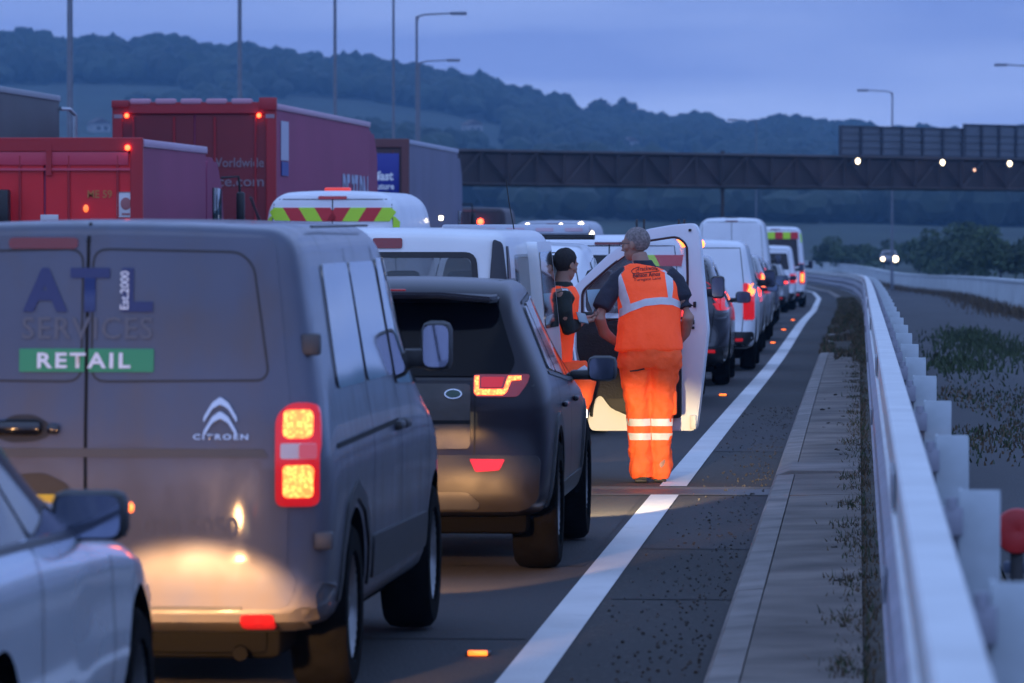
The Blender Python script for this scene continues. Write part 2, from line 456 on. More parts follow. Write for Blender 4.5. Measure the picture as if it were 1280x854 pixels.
def asphalt(name, col, grit, wear=.25, big=.35):
    m = bpy.data.materials.new(name); m.use_nodes = True; t = m.node_tree; n = t.nodes; l = t.links; p = n['Principled BSDF']
    tc = n.new('ShaderNodeTexCoord'); z1 = n.new('ShaderNodeTexNoise'); z1.inputs['Scale'].default_value = big; z1.inputs['Detail'].default_value = 7
    mpp = n.new('ShaderNodeMapping'); mpp.inputs['Scale'].default_value = (2.2, .35, 1); l.new(tc.outputs['Object'], mpp.inputs[0]); l.new(mpp.outputs[0], z1.inputs['Vector'])
    z2 = n.new('ShaderNodeTexVoronoi'); z2.inputs['Scale'].default_value = 55; l.new(tc.outputs['Object'], z2.inputs['Vector'])
    r1 = n.new('ShaderNodeValToRGB'); l.new(z1.outputs['Fac'], r1.inputs[0]); r1.color_ramp.elements[0].position = .3; r1.color_ramp.elements[1].position = .72
    r1.color_ramp.elements[0].color = (*[c * (1 - wear) for c in col], 1); r1.color_ramp.elements[1].color = (*[c * (1 + wear) for c in col], 1)
    r3 = n.new('ShaderNodeValToRGB'); l.new(z2.outputs['Color'], r3.inputs[0])
    r3.color_ramp.elements[0].position = 1 - grit; r3.color_ramp.elements[0].color = (.75, .75, .75, 1); r3.color_ramp.elements[1].position = min(1, 1 - grit + .05); r3.color_ramp.elements[1].color = (2.4, 2.3, 2.1, 1)
    mm = n.new('ShaderNodeMixRGB'); mm.blend_type = 'MULTIPLY'; mm.inputs[0].default_value = 1; l.new(r1.outputs[0], mm.inputs[1]); l.new(r3.outputs[0], mm.inputs[2])
    l.new(mm.outputs[0], p.inputs['Base Color']); p.inputs['Roughness'].default_value = .82
    b = n.new('ShaderNodeBump'); b.inputs['Strength'].default_value = .5; b.inputs['Distance'].default_value = .01; l.new(z2.outputs['Distance'], b.inputs['Height']); l.new(b.outputs[0], p.inputs['Normal'])
    return m
ASP = asphalt('road_asphalt', (.032, .031, .034), .06)
ASH = asphalt('hardstrip_asphalt', (.030, .029, .028), .16, .3)
ASR = asphalt('slip_asphalt', (.055, .056, .062), .05)
GRN = mat('ground_turf', (.018, .032, .017), .95, var=.45, vscale=.03, detail=8)
SOIL = mat('verge_soil', (.052, .044, .032), .95, var=.5, vscale=3, bump=.6, bscale=30, detail=8)
CON = mat('kerb_concrete', (.21, .19, .175), .85, var=.35, vscale=2.2, bump=.35, bscale=45, detail=9)
CON2 = mat('slab_concrete', (.160, .138, .120), .88, var=.42, vscale=1.6, bump=.4, bscale=60, detail=10)
PNT = mat('line_paint', (.60, .60, .60), .6, var=.10, vscale=1.2, bump=.3, bscale=60, detail=10, dirt=((.16, .16, .16), -.28, -3, 3, .8))
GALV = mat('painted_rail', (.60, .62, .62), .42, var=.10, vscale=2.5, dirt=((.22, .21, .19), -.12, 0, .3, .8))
PARA = mat('parapet_paint', (.52, .58, .60), .6, var=.18, vscale=.8, detail=8)

def ribbon(name, m, x0, x1, y0, y1, dz, step=4, xs=1, follow=True, kind='structure'):
    bm = bmesh.new(); prev = None; n = max(1, int((y1 - y0) / step))
    for i in range(n + 1):
        y = lerp(y0, y1, i / n); o = (follow(y) if callable(follow) else ox(y)) if follow else 0
        a = x0(y) if callable(x0) else x0; b = x1(y) if callable(x1) else x1
        row = [bm.verts.new((lerp(a, b, j / xs) + o, y, gz(y) + dz)) for j in range(xs + 1)]
        if prev:
            for j in range(xs): bm.faces.new((prev[j], prev[j + 1], row[j + 1], row[j]))
        prev = row
    o = obj(name, bm, m); o['kind'] = kind; return o
# ground sheet to the horizon, rising to the ridge
bm = bmesh.new(); rows = []
ys = [-60, -20] + list(range(0, 600, 15)) + list(range(600, 2400, 30)) + [2450, 2600, 2750]
for y in ys:
    W = 260 + y * .35; row = []
    for j in range(61):
        x = -W + 2 * W * j / 60; row.append(bm.verts.new((x, y, hill(x, y) - .08)))
    rows.append(row)
for a, b in zip(rows, rows[1:]):
    for j in range(60): bm.faces.new((a[j], a[j + 1], b[j + 1], b[j]))
g = obj('ground', bm, GRN); g['kind'] = 'structure'
ribbon('road', ASP, -18, -1.40, -50, 620, 0)
ribbon('hard_strip', ASH, -1.40, -.62, -50, 620, 0)
ribbon('road_markings', PNT, -1.505, -1.305, -50, 36.5, .006, follow=oxm)
ribbon('road_markings', PNT, -1.495, -1.295, 37.75, 560, .006, follow=oxm)
for lx in (-5.05, -8.7, -12.35):
    for k in range(26):
        ribbon('road_markings', PNT, lx - .07, lx + .07, -12 + k * 9, -10 + k * 9, .006, 2)
JNT = mat('joint_filler', (.10, .098, .09), .8, var=.3, vscale=5); JND = mat('joint_rubber', (.018, .018, .02), .5, var=.3)
ribbon('road_joint_strip', JNT, -14, -.62, 37.35, 37.7, .004, 1, follow=False)
ribbon('road_joint_strip', JND, -14, -.62, 36.6, 37.35, .004, 1, follow=False)
ribbon('road_joint_strip', JNT, -14, -.62, 36.45, 36.58, .005, 1, follow=False)
# kerb and slab strip
def extrude_path(name, prof, m, y0, y1, step, parent=None, follow=True, jag=0, smooth=True, zoff=0):
    bm = bmesh.new(); prev = None; n = max(1, int((y1 - y0) / step)); first = None
    for i in range(n + 1):
        y = lerp(y0, y1, i / n); o = ox(y) if follow else 0
        row = [bm.verts.new((x + o + (random.uniform(-jag, jag) if jag else 0), y, z + gz(y) + zoff)) for x, z in prof]
        if prev:
            for j in range(len(row)): bm.faces.new((prev[j], prev[(j + 1) % len(row)], row[(j + 1) % len(row)], row[j]))
        else: first = row
        prev = row
    bm.faces.new(first); bm.faces.new(prev[::-1]); bmesh.ops.recalc_face_normals(bm, faces=bm.faces)
    return obj(name, bm, m, parent, smooth, 30)
kb = []
y = -2.0
while y < 78:
    L = 9.1
    o = extrude_path('kerb', [(-.63, -.1), (-.615, .07), (-.59, .10), (-.465, .11), (-.465, -.1)], CON, y, min(y + L - .03, 82), 3, smooth=False)
    o['kind'] = 'structure'
    o = extrude_path('kerb_slab', [(-.458, -.1), (-.458, .112 + random.uniform(-.006, .004)), (.02, .12), (.02, -.1)], CON2, y, min(y + L - .03, 82), 3, smooth=False)
    o['kind'] = 'structure'
    y += L
o = extrude_path('kerb_cover', [(-.66, -.1), (-.60, .10), (-.50, .135), (0, .135), (0, -.1)], CON, 37.5, 38.9, 1, smooth=False); o['kind'] = 'structure'
o = extrude_path('kerb', [(-.63, -.1), (-.615, .07), (-.59, .09), (-.465, .10), (-.465, -.1)], CON, 82.2, 560, 8, smooth=False); o['kind'] = 'structure'
o = extrude_path('verge_strip', [(-.46, -.1), (-.46, .085), (.0, .10), (.3, .10), (.75, .09), (.80, -.1)], SOIL, -10, 560, 4); o['kind'] = 'structure'

# curved parapet wall on the far side of the slip road
wp = []
for px, D in [(1520, 96), (1400, 118), (1300, 142), (1256, 175), (1228, 215), (1190, 262), (1146, 308), (1110, 372), (1082, 440), (1040, 490), (990, 530)]:
    p = at(px, 300, D); wp.append(Vector((p.x, p.y)))
def catm(P, n=6):
    out_ = []
    for i in range(len(P) - 1):
        a, b, c, d = P[max(i - 1, 0)], P[i], P[i + 1], P[min(i + 2, len(P) - 1)]
        for j in range(n):
            t = j / n; out_.append(.5 * ((2 * b) + (c - a) * t + (2 * a - 5 * b + 4 * c - d) * t * t + (3 * b - a - 3 * c + d) * t ** 3))
    out_.append(P[-1]); return out_
wpc = catm(wp)
def path_wall(name, P, th, h0, h1, m, parent=None, dz=0):
    bm = bmesh.new(); prev = None; first = None
    for i, p in enumerate(P):
        t = (P[min(i + 1, len(P) - 1)] - P[max(i - 1, 0)]).normalized(); nn = Vector((-t.y, t.x)) * th / 2; z = gz(p.y) + dz
        row = [bm.verts.new((p.x + nn.x, p.y + nn.y, z + h0)), bm.verts.new((p.x + nn.x, p.y + nn.y, z + h1)), bm.verts.new((p.x - nn.x, p.y - nn.y, z + h1)), bm.verts.new((p.x - nn.x, p.y - nn.y, z + h0))]
        if prev:
            for j in range(4): bm.faces.new((prev[j], prev[(j + 1) % 4], row[(j + 1) % 4], row[j]))
        else: first = row
        prev = row
    bm.faces.new(first); bm.faces.new(prev[::-1]); bmesh.ops.recalc_face_normals(bm, faces=bm.faces)
    return obj(name, bm, m, parent, True, 30)
pr = empty('parapet_wall', 'long pale painted parapet wall curving along the far side of the slip road', 'wall', (wp[5].x, wp[5].y, gz(wp[5].y)))
def relocate(root, *os_):
    for o in os_: o.parent = root; o.matrix_parent_inverse = Matrix.Translation(-Vector(root.location))
w1 = path_wall('wall_panel', wpc, .22, -.2, .90, PARA); w2 = path_wall('coping', wpc, .34, .90, .98, PARA); relocate(pr, w1, w2)
# slip road asphalt between the rail and that wall
bm = bmesh.new(); prev = None
def wall_x(y):
    for a, b in zip(wpc, wpc[1:]):
        if a.y <= y <= b.y: return lerp(a.x, b.x, (y - a.y) / (b.y - a.y))
    return wpc[0].x + 1 if y < wpc[0].y else wpc[-1].x
for i in range(-2, 100):
    y = i * 4.8; a = .80 + ox(y); b = max(a + .3, wall_x(y))
    row = [bm.verts.new((lerp(a, b, j / 4), y, gz(y) + .0)) for j in range(5)]
    if prev:
        for j in range(4): bm.faces.new((prev[j], prev[j + 1], row[j + 1], row[j]))
    prev = row
o = obj('slip_road', bm, ASR); o['kind'] = 'structure'

# crash barrier: capped box rail over a corrugated lower rail, posts behind
br = empty('crash_barrier', 'long white painted steel crash barrier with flat top rail running beside the kerb', 'barrier', (.2, 12, gz(12)))
a = extrude_path('top_rail', [(.235, 1.09), (.137, 1.09), (.128, 1.08), (.128, .93), (.23, .93), (.242, .94), (.242, 1.08)], GALV, 2, 480, 3.0)
GALV2 = mat('shaded_rail', (.27, .28, .34), .5, var=.15, vscale=2.5, dirt=((.16, .15, .14), -.05, 0, .6, .8))  # side-face shade put into the base colour, with some dirt over it
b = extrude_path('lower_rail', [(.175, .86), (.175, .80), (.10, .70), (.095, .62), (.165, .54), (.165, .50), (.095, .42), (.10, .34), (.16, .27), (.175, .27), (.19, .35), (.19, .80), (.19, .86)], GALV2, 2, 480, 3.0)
c = extrude_path('rail_lip', [(.128, .93), (.112, .925), (.112, .905), (.19, .905), (.19, .93)], GALV, 2, 480, 3.0)
relocate(br, a, b, c)
pm = bmesh.new()
box(pm, (.378, 0, .50), (.128, .012, 1.12), .003); box(pm, (.317, .05, .50), (.010, .11, 1.12), .003); box(pm, (.438, .05, .50), (.010, .11, 1.10), .003)
p0 = obj('post', pm, mat('post_paint', (.40, .46, .50), .55, var=.16, vscale=5, dirt=((.14, .12, .10), -.05, 0, .8, .85)))
bk = bmesh.new(); box(bk, (.290, .02, .96), (.07, .07, .09), .004); box(bk, (.300, .03, .75), (.03, .03, .5), .004); box(bk, (.27, .02, .55), (.16, .06, .10), .004); cyl(bk, (.290, .0, 1.0), (.290, .0, 1.035), .02, n=10)
b0 = obj('bracket', bk, GALV2, p0)
jm = bmesh.new(); box(jm, (.118, 0, 1.0), (.012, .9, .12), .003); box(jm, (.087, .0, .66), (.012, .5, .10), .003)
j0 = obj('joint_plate', jm, mat('dull_steel', (.26, .28, .32), .5, metal=.2, var=.2))
k = 0; yy = 7.6
while yy < 300 and k < 68:
    if k == 0: pp, bb = p0, b0
    else:
        pp = p0.copy(); S.collection.objects.link(pp); bb = b0.copy(); S.collection.objects.link(bb); bb.parent = pp
    pp.parent = br; pp.matrix_parent_inverse = Matrix.Translation(-Vector(br.location)); pp.location = (ox(yy), yy, gz(yy))
    pp.rotation_euler = (0, random.uniform(-.006, .006), random.uniform(-.02, .02))
    if k % 4 == 2 and k < 40:
        if k == 2: jj = j0
        else: jj = j0.copy(); S.collection.objects.link(jj)
        jj.parent = br; jj.matrix_parent_inverse = Matrix.Translation(-Vector(br.location)); jj.location = (ox(yy), yy + .6 if k > 2 else 17.6, gz(yy))
    yy += 4.28; k += 1

LTA = asphalt('worn_asphalt', (.040, .038, .041), .10, .3, .8)
ribbon('road_patch', LTA, -1.27, -.63, 30.2, 36.4, .003, 1, follow=False); ribbon('road_patch', LTA, -4.9, -1.53, 28.6, 36.4, .003, 1, follow=False); ribbon('road_patch', LTA, -1.27, -.63, 44, 52, .003, 1, follow=False)
ribbon('road_patch', asphalt('crack_sealant', (.014, .014, .016), .0), -1.25, -.64, 26.0, 26.05, .004, 1, follow=False); ribbon('road_patch', asphalt('crack_sealant', (.014, .014, .016), .0), -5, -1.52, 23.4, 23.44, .004, 1, follow=False)
# round red reflector behind the barrier
rr_ = empty('marker_post', 'round red reflector disc on a dark marker post behind the crash barrier', 'reflector', (.60, 19.4, gz(19.4)))
bm = bmesh.new(); lathe(bm, [(-.012, .001), (-.018, .05), (-.012, .082), (0, .088), (.02, .086), (.022, .001)], 'Y', (0, 0, .74), 28); obj('reflector_disc', bm, mat('marker_red', (.42, .02, .02), .35, var=.2, vscale=12), rr_)
bm = bmesh.new(); box(bm, (0, .04, .32), (.05, .03, .70), .006); obj('post', bm, BLK, rr_)
bm = bmesh.new(); box(bm, (.25, .05, .60), (.6, .03, .045), .008); box(bm, (.25, .05, .52), (.6, .03, .03), .008); obj('cross_bar', bm, mat('blue_grey_steel', (.10, .13, .19), .4, metal=.3), rr_)

# road studs
STD = mat('stud_orange', (.8, .25, .03), .3, emit=(1, .16, .02), es=1.3)  # emission stands in for headlight returned by the stud
sp = [(22.5, 'nearest of the orange road studs, beside the grey delivery van'), (60, 'orange road stud beside the dark hatchback, left of the edge line'), (77, 'orange road stud beside the rear wheel of the small white van'), (94, 'orange road stud beside the silver people carrier'), (111, 'orange road stud just past the silver people carrier'), (130, 'farthest orange road stud, beside the tall white van')]
for i, (y, lb) in enumerate(sp):
    x = -1.68 + oxm(y)
    st = empty('road_stud', lb, 'road stud', (x, y, gz(y)), group='orange reflecting road studs along the edge line')
    b = bmesh.new(); box(b, (0, .01, .010), (.11, .10, .018), .006); obj('housing', b, BLK, st)
    b = bmesh.new(); box(b, (0, -.046, .016), (.085, .012, .022), .003); obj('reflector', b, STD, st)

# grass and grit (uncountable)
def blades(name, n, fn, hmin, hmax, m, wd=.012, label=None):
    vs = []; fs = []
    for i in range(n):
        q = fn()
        if q is None: continue
        x, y, z = q; h = random.uniform(hmin, hmax); a = random.uniform(0, 6.28); dx = math.cos(a) * wd; dy = math.sin(a) * wd
        lx = random.gauss(0, .35) * h; ly = random.gauss(0, .35) * h; k = len(vs)
        vs += [(x - dx, y - dy, z), (x + dx, y + dy, z), (x + dx * .6 + lx * .4, y + dy * .6 + ly * .4, z + h * .6), (x - dx * .6 + lx * .4, y - dy * .6 + ly * .4, z + h * .6), (x + lx, y + ly, z + h)]
        fs += [(k, k + 1, k + 2, k + 3), (k + 3, k + 2, k + 4)]
    me = bpy.data.meshes.new(name); me.from_pydata(vs, [], fs); me.materials.append(m); o = link(bpy.data.objects.new(name, me)); o['kind'] = 'stuff'
    return o
DRY = mat('dry_grass', (.095, .066, .038), .9, var=.5, vscale=1.5, detail=6); GRS = mat('verge_green', (.032, .052, .020), .9, var=.5, vscale=1.2, detail=6)
def f1():
    y = 9 + random.random() ** 1.3 * 120; d = noise.noise(Vector((y * .8, 0, 3)))
    x = random.gauss(.02, .055) + (.0 if d < .1 else -.06)
    if random.random() > .45 + d: return None
    return (x + ox(y), y, gz(y) + .09)
blades('verge_grass', 22000, f1, .012, .06, DRY, .007); blades('verge_grass', 6000, f1, .02, .08, GRS, .006)
def f2():
    y = random.uniform(72, 210); x = random.uniform(-.62, .1) if y > 80 else random.uniform(-.35, .1)
    if noise.noise(Vector((x * 2, y * .15, 9))) < -.15: return None
    return (x + ox(y), y, gz(y) + .08)
blades('verge_grass', 13000, f2, .02, .12, DRY, .014); blades('verge_grass', 4000, f2, .02, .14, GRS, .014)
def f3():
    y = random.gauss(52, 6); x = random.uniform(.85, 9)
    if noise.noise(Vector((x * .7, y * .16, 2))) * 1.2 + .38 < random.random() or y < 41: return None
    return (x, y, gz(y))
blades('slip_road_grass', 15000, f3, .015, .06, GRS, .012); blades('slip_road_grass', 15000, f3, .015, .06, DRY, .012)
def f4():
    c = random.choice([(2.0, 92), (2.6, 84), (1.5, 75), (2.2, 100)]); return (c[0] + random.gauss(0, .35), c[1] + random.gauss(0, 4), gz(c[1]))
blades('slip_road_grass', 2200, f4, .03, .17, GRS, .02)
def f5():
    i = random.randrange(8, len(wpc) - 8); a, b = wpc[i], wpc[i + 1]; t = random.random(); y = lerp(a.y, b.y, t); x = lerp(a.x, b.x, t) - .2 - abs(random.gauss(0, .5))
    return (x, y, gz(y))
blades('wall_foot_grass', 5000, f5, .05, .35, DRY, .02)
bm = bmesh.new()
for i in range(1200):
    y = 16 + random.random() ** 1.4 * 40; x = -.66 - abs(random.gauss(0, .26)); s = random.uniform(.003, .011)
    if x < -1.25: continue
    m = Matrix.Translation((x, y, .002 + s * .4 + gz(y))) @ Euler((random.random() * 3, random.random() * 3, 0)).to_matrix().to_4x4() @ Matrix.Diagonal((s, s * random.uniform(.6, 1.5), s * .6, 1))
    bmesh.ops.create_icosphere(bm, subdivisions=0 + 1, radius=1, matrix=m) if i % 3 == 0 else bmesh.ops.create_cube(bm, size=1.4, matrix=m)
o = obj('road_grit', bm, mat('grit_stone', (.065, .06, .055), .8, var=.6, vscale=60), smooth=False); o['kind'] = 'stuff'
bm = bmesh.new()
for i in range(34):
    y = random.uniform(16, 60); x = random.uniform(-.36, .0) if i % 3 else random.uniform(-.1, .02); s = random.uniform(.006, .022)
    bmesh.ops.create_icosphere(bm, subdivisions=2, radius=1, matrix=Matrix.Translation((x, y, .12 + gz(y))) @ Matrix.Diagonal((s * 1.3, s * 1.6, s * .35, 1)))
for v in bm.verts: v.co += Vector([noise.noise(v.co * 40 + Vector((k, 0, 0))) * .012 for k in range(3)])
o = obj('kerb_debris', bm, mat('mud_clod', (.035, .028, .022), .95)); o['kind'] = 'stuff'

# ---------------------------------------------------------------- woodland and trees
LEAF = mat('woodland_leaf', (.020, .032, .018), .9, var=.5, vscale=.05, detail=6)
LEAF2 = mat('bush_leaf', (.034, .060, .020), .8, var=.5, vscale=.6, detail=6)
BARK = mat('bark', (.06, .05, .04), .9, var=.3, vscale=8)
ico = bmesh.new(); bmesh.ops.create_icosphere(ico, subdivisions=2, radius=1); IV = [v.co.copy() for v in ico.verts]; IF = [[v.index for v in f.verts] for f in ico.faces]; ico.free()
def crowns(name, spots, m):
    vs = []; fs = []
    for (x, y, z, r, h) in spots:
        k = len(vs); o = Vector((x, y, 0)) * .31
        for v in IV:
            d = 1 + .33 * noise.noise(v * 1.7 + o) + .16 * noise.noise(v * 4.2 + o)
            vs.append((x + v.x * r * d, y + v.y * r * d, z + h * .55 + v.z * h * .5 * d))
        fs += [[a + k for a in f] for f in IF]
    me = bpy.data.meshes.new(name); me.from_pydata(vs, [], fs); me.materials.append(m)
    o = link(bpy.data.objects.new(name, me)); o['kind'] = 'stuff'; return o
def world_of(px, D):
    xc = (px - 640) / FPX * D; return xc * math.cos(YAW) - D * math.sin(YAW), xc * math.sin(YAW) + D * math.cos(YAW)
sp = []
for i in range(2300):
    px = random.uniform(-330, 1500); D = random.uniform(1960, 2230)
    x, y = world_of(px, D); h = random.uniform(7, 12.5) * (1 + .25 * noise.noise(Vector((px / 60, 0, 0))))
    sp.append((x, y, hill(x, y), random.uniform(3.4, 6.2), h))
for i in range(5200):
    px = random.uniform(-330, 1500); D = random.uniform(950, 1960)
    x, y = world_of(px, D)
    dn = noise.noise(Vector((px / 190, D / 210, 4)))
    thr = .10 if px < 640 else -.35
    if px < 640 and 1560 < D < 1900: thr = .55
    if dn < thr: continue
    sp.append((x, y, hill(x, y), random.uniform(2.6, 5.2), random.uniform(5, 9.5)))
crowns('distant_woodland', sp, LEAF)
def leaf_crown(bm, c, r, n, ls, seed=0):
    cl = [(Vector((random.gauss(0, .45), random.gauss(0, .45), random.gauss(0, .42))), random.uniform(.28, .5)) for _ in range(16)]
    for i in range(n):
        q, rr = random.choice(cl); d = Vector((random.gauss(0, 1), random.gauss(0, 1), random.gauss(0, 1))).normalized() * rr * random.uniform(.6, 1.05)
        p = q + d; p = Vector((c[0] + p.x * r[0], c[1] + p.y * r[1], c[2] + p.z * r[2]))
        if p.z < c[2] - r[2] * .98: continue
        u = Vector((random.gauss(0, 1), random.gauss(0, 1), random.gauss(0, 1))).normalized(); v = u.orthogonal().normalized(); s = ls * random.uniform(.6, 1.3)
        bm.faces.new([bm.verts.new(p + u * s), bm.verts.new(p + v * s * .7), bm.verts.new(p - u * s), bm.verts.new(p - v * s * .7)])
def bush(name, label, cat, px, D, wd, ht, n=1300, ls=.16, zoff=0, group=None, trunk=.25):
    x, y = world_of(px, D); z = hill(x, y) - .1 + zoff
    t = empty(name, label, cat, (x, y, z), group=group)
    bm = bmesh.new(); leaf_crown(bm, (0, 0, ht * (.5 + trunk / 2)), (wd / 2, wd / 2, ht * (.5 - trunk / 2)), n, ls); obj('crown', bm, LEAF2 if D < 600 else LEAF, t, smooth=False)
    bm = bmesh.new(); tube(bm, [(0, 0, -.3), (.05, 0, ht * .3), (.0, .1, ht * .6)], [ht * .03, ht * .02, ht * .008], 8)
    for q in range(4):
        a = random.uniform(0, 6.28); tube(bm, [(.03, 0, ht * .2), (math.cos(a) * wd * .2, math.sin(a) * wd * .2, ht * .5), (math.cos(a) * wd * .3, math.sin(a) * wd * .3, ht * .75)], [ht * .015, ht * .01, ht * .004], 6)
    obj('trunk', bm, BARK, t)
bs = [(1035, 500, 4.5, 2.6, 'low dark bush at the left end of the row behind the curving wall'), (1068, 480, 5, 2.3, 'squat bush right of the leftmost low bush behind the wall'), (1160, 430, 4.5, 3.4, 'rounded bush just right of the oncoming headlights'),
      (1182, 400, 4.5, 3.3, 'dark bush between the rounded bush and the tallest bush'), (1204, 380, 5.0, 4.0, 'tallest pointed bush behind the curving wall'), (1232, 350, 4.5, 3.2, 'lower bush right of the tallest pointed bush'),
      (1250, 330, 5, 3.3, 'broad bush near the right edge behind the parapet wall'), (1282, 300, 5, 3.0, 'bush cut off by the right edge of the photo behind the wall'), (1105, 520, 6, 2.6, 'dark bush standing behind the oncoming headlights')]
for px, D, wd, ht, lb in bs: bush('bush', lb, 'bush', px, D, wd, ht, 1700, .17, .5, 'bushes behind the curving parapet wall', .05)
for px, D, wd, ht, lb in [(750, 2205, 9, 11, 'small round tree left of the twin crowns on the skyline'), (776, 2205, 14, 13, 'broad tree with twin crowns rising above the skyline right of the ridge wood'), (857, 2210, 9, 9, 'lone round tree on the bare stretch of skyline'), (887, 2210, 16, 6, 'low flat clump of trees on the skyline right of the lone round tree'), (1070, 2205, 14, 9, 'dark tree on the skyline beside the left end of the gantry sign')]:
    bush('skyline_tree', lb, 'tree', px, D, wd, ht, 900, 1.0, 2.0, 'single trees on the skyline', .25)
# far houses on the slope
HW = mat('house_render', (.30, .30, .30), .8); HR = mat('house_roof', (.10, .07, .06), .8)
for px, D, lit, lb in [(849, 1990, True, 'tiny white hillside house with a lit window below the skyline'), (786, 1850, False, 'tiny pale house left of the lit one on the wooded slope'), (590, 1700, False, 'tiny white house above the gantry, right of the rear lorry'), (953, 1820, False, 'tiny pale house on the slope above the gantry support post'), (124, 1560, False, 'tiny white farmhouse on the field between the two left-hand trailers')]:
    x, y = world_of(px, D); h = empty('hill_house', lb, 'house', (x, y, hill(x, y) + 3.0 if D > 1600 else hill(x, y) + .5), rz=.5, group='small houses on the hillside')
    b = bmesh.new(); box(b, (0, 0, 0), (5.5, 5, 3.4)); obj('wall', b, HW, h, smooth=False)
    b = bmesh.new(); extr(b, [(-3.2, 1.7), (3.2, 1.7), (0, 3.4)], 5.6, 'Y', -2.8); obj('roof', b, HR, h, smooth=False)
    for xx in (-1, 1.3):
        b = bmesh.new(); box(b, (xx, -2.55, .2), (1.0, .1, 1.0)); obj('window', b, WHL if lit else GLS, h, smooth=False)

# ---------------------------------------------------------------- gantry, signs and lighting columns
BRN = mat('gantry_steel', (.034, .020, .020), .6, var=.45, vscale=.5, detail=7)
SGB = mat('sign_back', (.10, .115, .14), .5, var=.15, vscale=.4); SGF = mat('sign_frame', (.035, .04, .055), .6)
COL = mat('column_steel', (.15, .17, .21), .45, metal=.3, var=.1)
A = at(520, 188, 262); B = at(1330, 201.5, 303); dv = Vector((B.x - A.x, B.y - A.y, 0)); L = dv.length; ang = math.atan2(dv.y, dv.x); slope = (B.z - A.z) / L
gr = empty('gantry', 'long dark brown steel gantry beam spanning the carriageway with lamps on top', 'gantry', (A.x, A.y, A.z), ang)
hh = 1.72
bm = bmesh.new(); bm2 = bmesh.new(); nseg = 26
def gp(u, v, h): return Vector((u, v, u * slope + h))
for side in (-.6, .6):
    for h in (0, -hh): tube(bm, [gp(0, side, h), gp(L, side, h)], .10, 4)
for i in range(nseg + 1):
    u = L * i / nseg
    for side in (-.6, .6):
        tube(bm2, [gp(u, side, 0), gp(u, side, -hh)], .07, 4)
        if i < nseg: tube(bm2, [gp(u, side, -hh if i % 2 else 0), gp(u + L / nseg, side, 0 if i % 2 else -hh)], .06, 4)
obj('chord', bm, BRN, gr, smooth=False); obj('lattice', bm2, BRN, gr, smooth=False)
b = bmesh.new(); v = [gp(0, -.45, -.12), gp(L, -.45, -.12), gp(L, -.45, -hh + .1), gp(0, -.45, -hh + .1)]; v2 = [q + Vector((0, .9, 0)) for q in v]
A1 = [b.verts.new(q) for q in v]; A2 = [b.verts.new(q) for q in v2]; b.faces.new(A1); b.faces.new(A2[::-1])
for i in range(4): b.faces.new((A1[i], A2[i], A2[(i + 1) % 4], A1[(i + 1) % 4]))
bmesh.ops.recalc_face_normals(b, faces=b.faces); obj('web_panel', b, BRN, gr, smooth=False)
def u_of(px):
    lo, hi = 0, L
    for _ in range(40):
        mid = (lo + hi) / 2; q = Vector((A.x, A.y, 0)) + dv / L * mid
        D = q.y * math.cos(YAW) - q.x * math.sin(YAW); p = 640 + FPX * (q.x * math.cos(YAW) + q.y * math.sin(YAW)) / D
        if p < px: lo = mid
        else: hi = mid
    return lo
u = u_of(903); b = bmesh.new(); tube(b, [gp(u, 0, .25), gp(u, 0, -hh - .3)], .12, 6); tube(b, [gp(u, 0, -hh), gp(u, 0, -hh - 9)], .09, 8); obj('support_post', b, BRN, gr)
for px in (1072, 1178, 1262):
    u = u_of(px - 24); b = bmesh.new(); box(b, (u, -1.2, u * slope - .25), (.34, .3, .22), .04); lamp = obj('lamp', b, SGF, gr)
    b = bmesh.new(); ellip(b, (u, -1.38, u * slope - .23), (.16, .08, .15), 12); obj('lamp_glass', b, WHL, lamp)
    b = bmesh.new(); tube(b, [(u, -1.2, u * slope - .3), (u, -.6, u * slope - .4)], .04, 5); obj('lamp_arm', b, SGF, gr)
u = u_of(1203); b = bmesh.new(); box(b, (u, -.75, u * slope - .62), (.2, .2, .2), .04); o = obj('lamp', b, SGF, gr); b = bmesh.new(); ellip(b, (u, -.86, u * slope - .62), (.08, .04, .08), 10); obj('lamp_glass', b, mat('lamp_dim', (.6, .4, .3), .4, emit=(1, .5, .3), es=1.5), o)
for (p0_, p1_, tp, lb) in [(1047, 1200, 1.72, 'wide low sign seen from behind on the left part of the gantry'), (1202, 1330, 1.98, 'slightly taller sign seen from behind at the right end of the gantry')]:
    ua, ub = u_of(p0_), u_of(p1_)
    base = Matrix.Rotation(ang, 4, 'Z') @ Vector((ua, -.1, ua * slope))
    sg = empty('gantry_sign', lb, 'sign', (A.x + base.x, A.y + base.y, A.z + base.z), ang)
    W_ = ub - ua; b = bmesh.new(); box(b, (W_ / 2, 0, tp / 2 + .12), (W_, .06, tp - .1)); obj('panel', b, SGB, sg, smooth=False)
    n = max(2, round(W_ / 1.75))
    for i in range(n + 1):
        b = bmesh.new(); box(b, (W_ * i / n, -.08, tp / 2 + .02), (.16, .12, tp + .1)); obj('upright', b, SGF, sg, smooth=False)
    for h in (.15, .55, .95, 1.35, tp):
        b = bmesh.new(); box(b, (W_ / 2, -.05, h), (W_ + .1, .05, .03 if h not in (.15, tp) else .09)); obj('rail', b, SGF, sg, smooth=False)
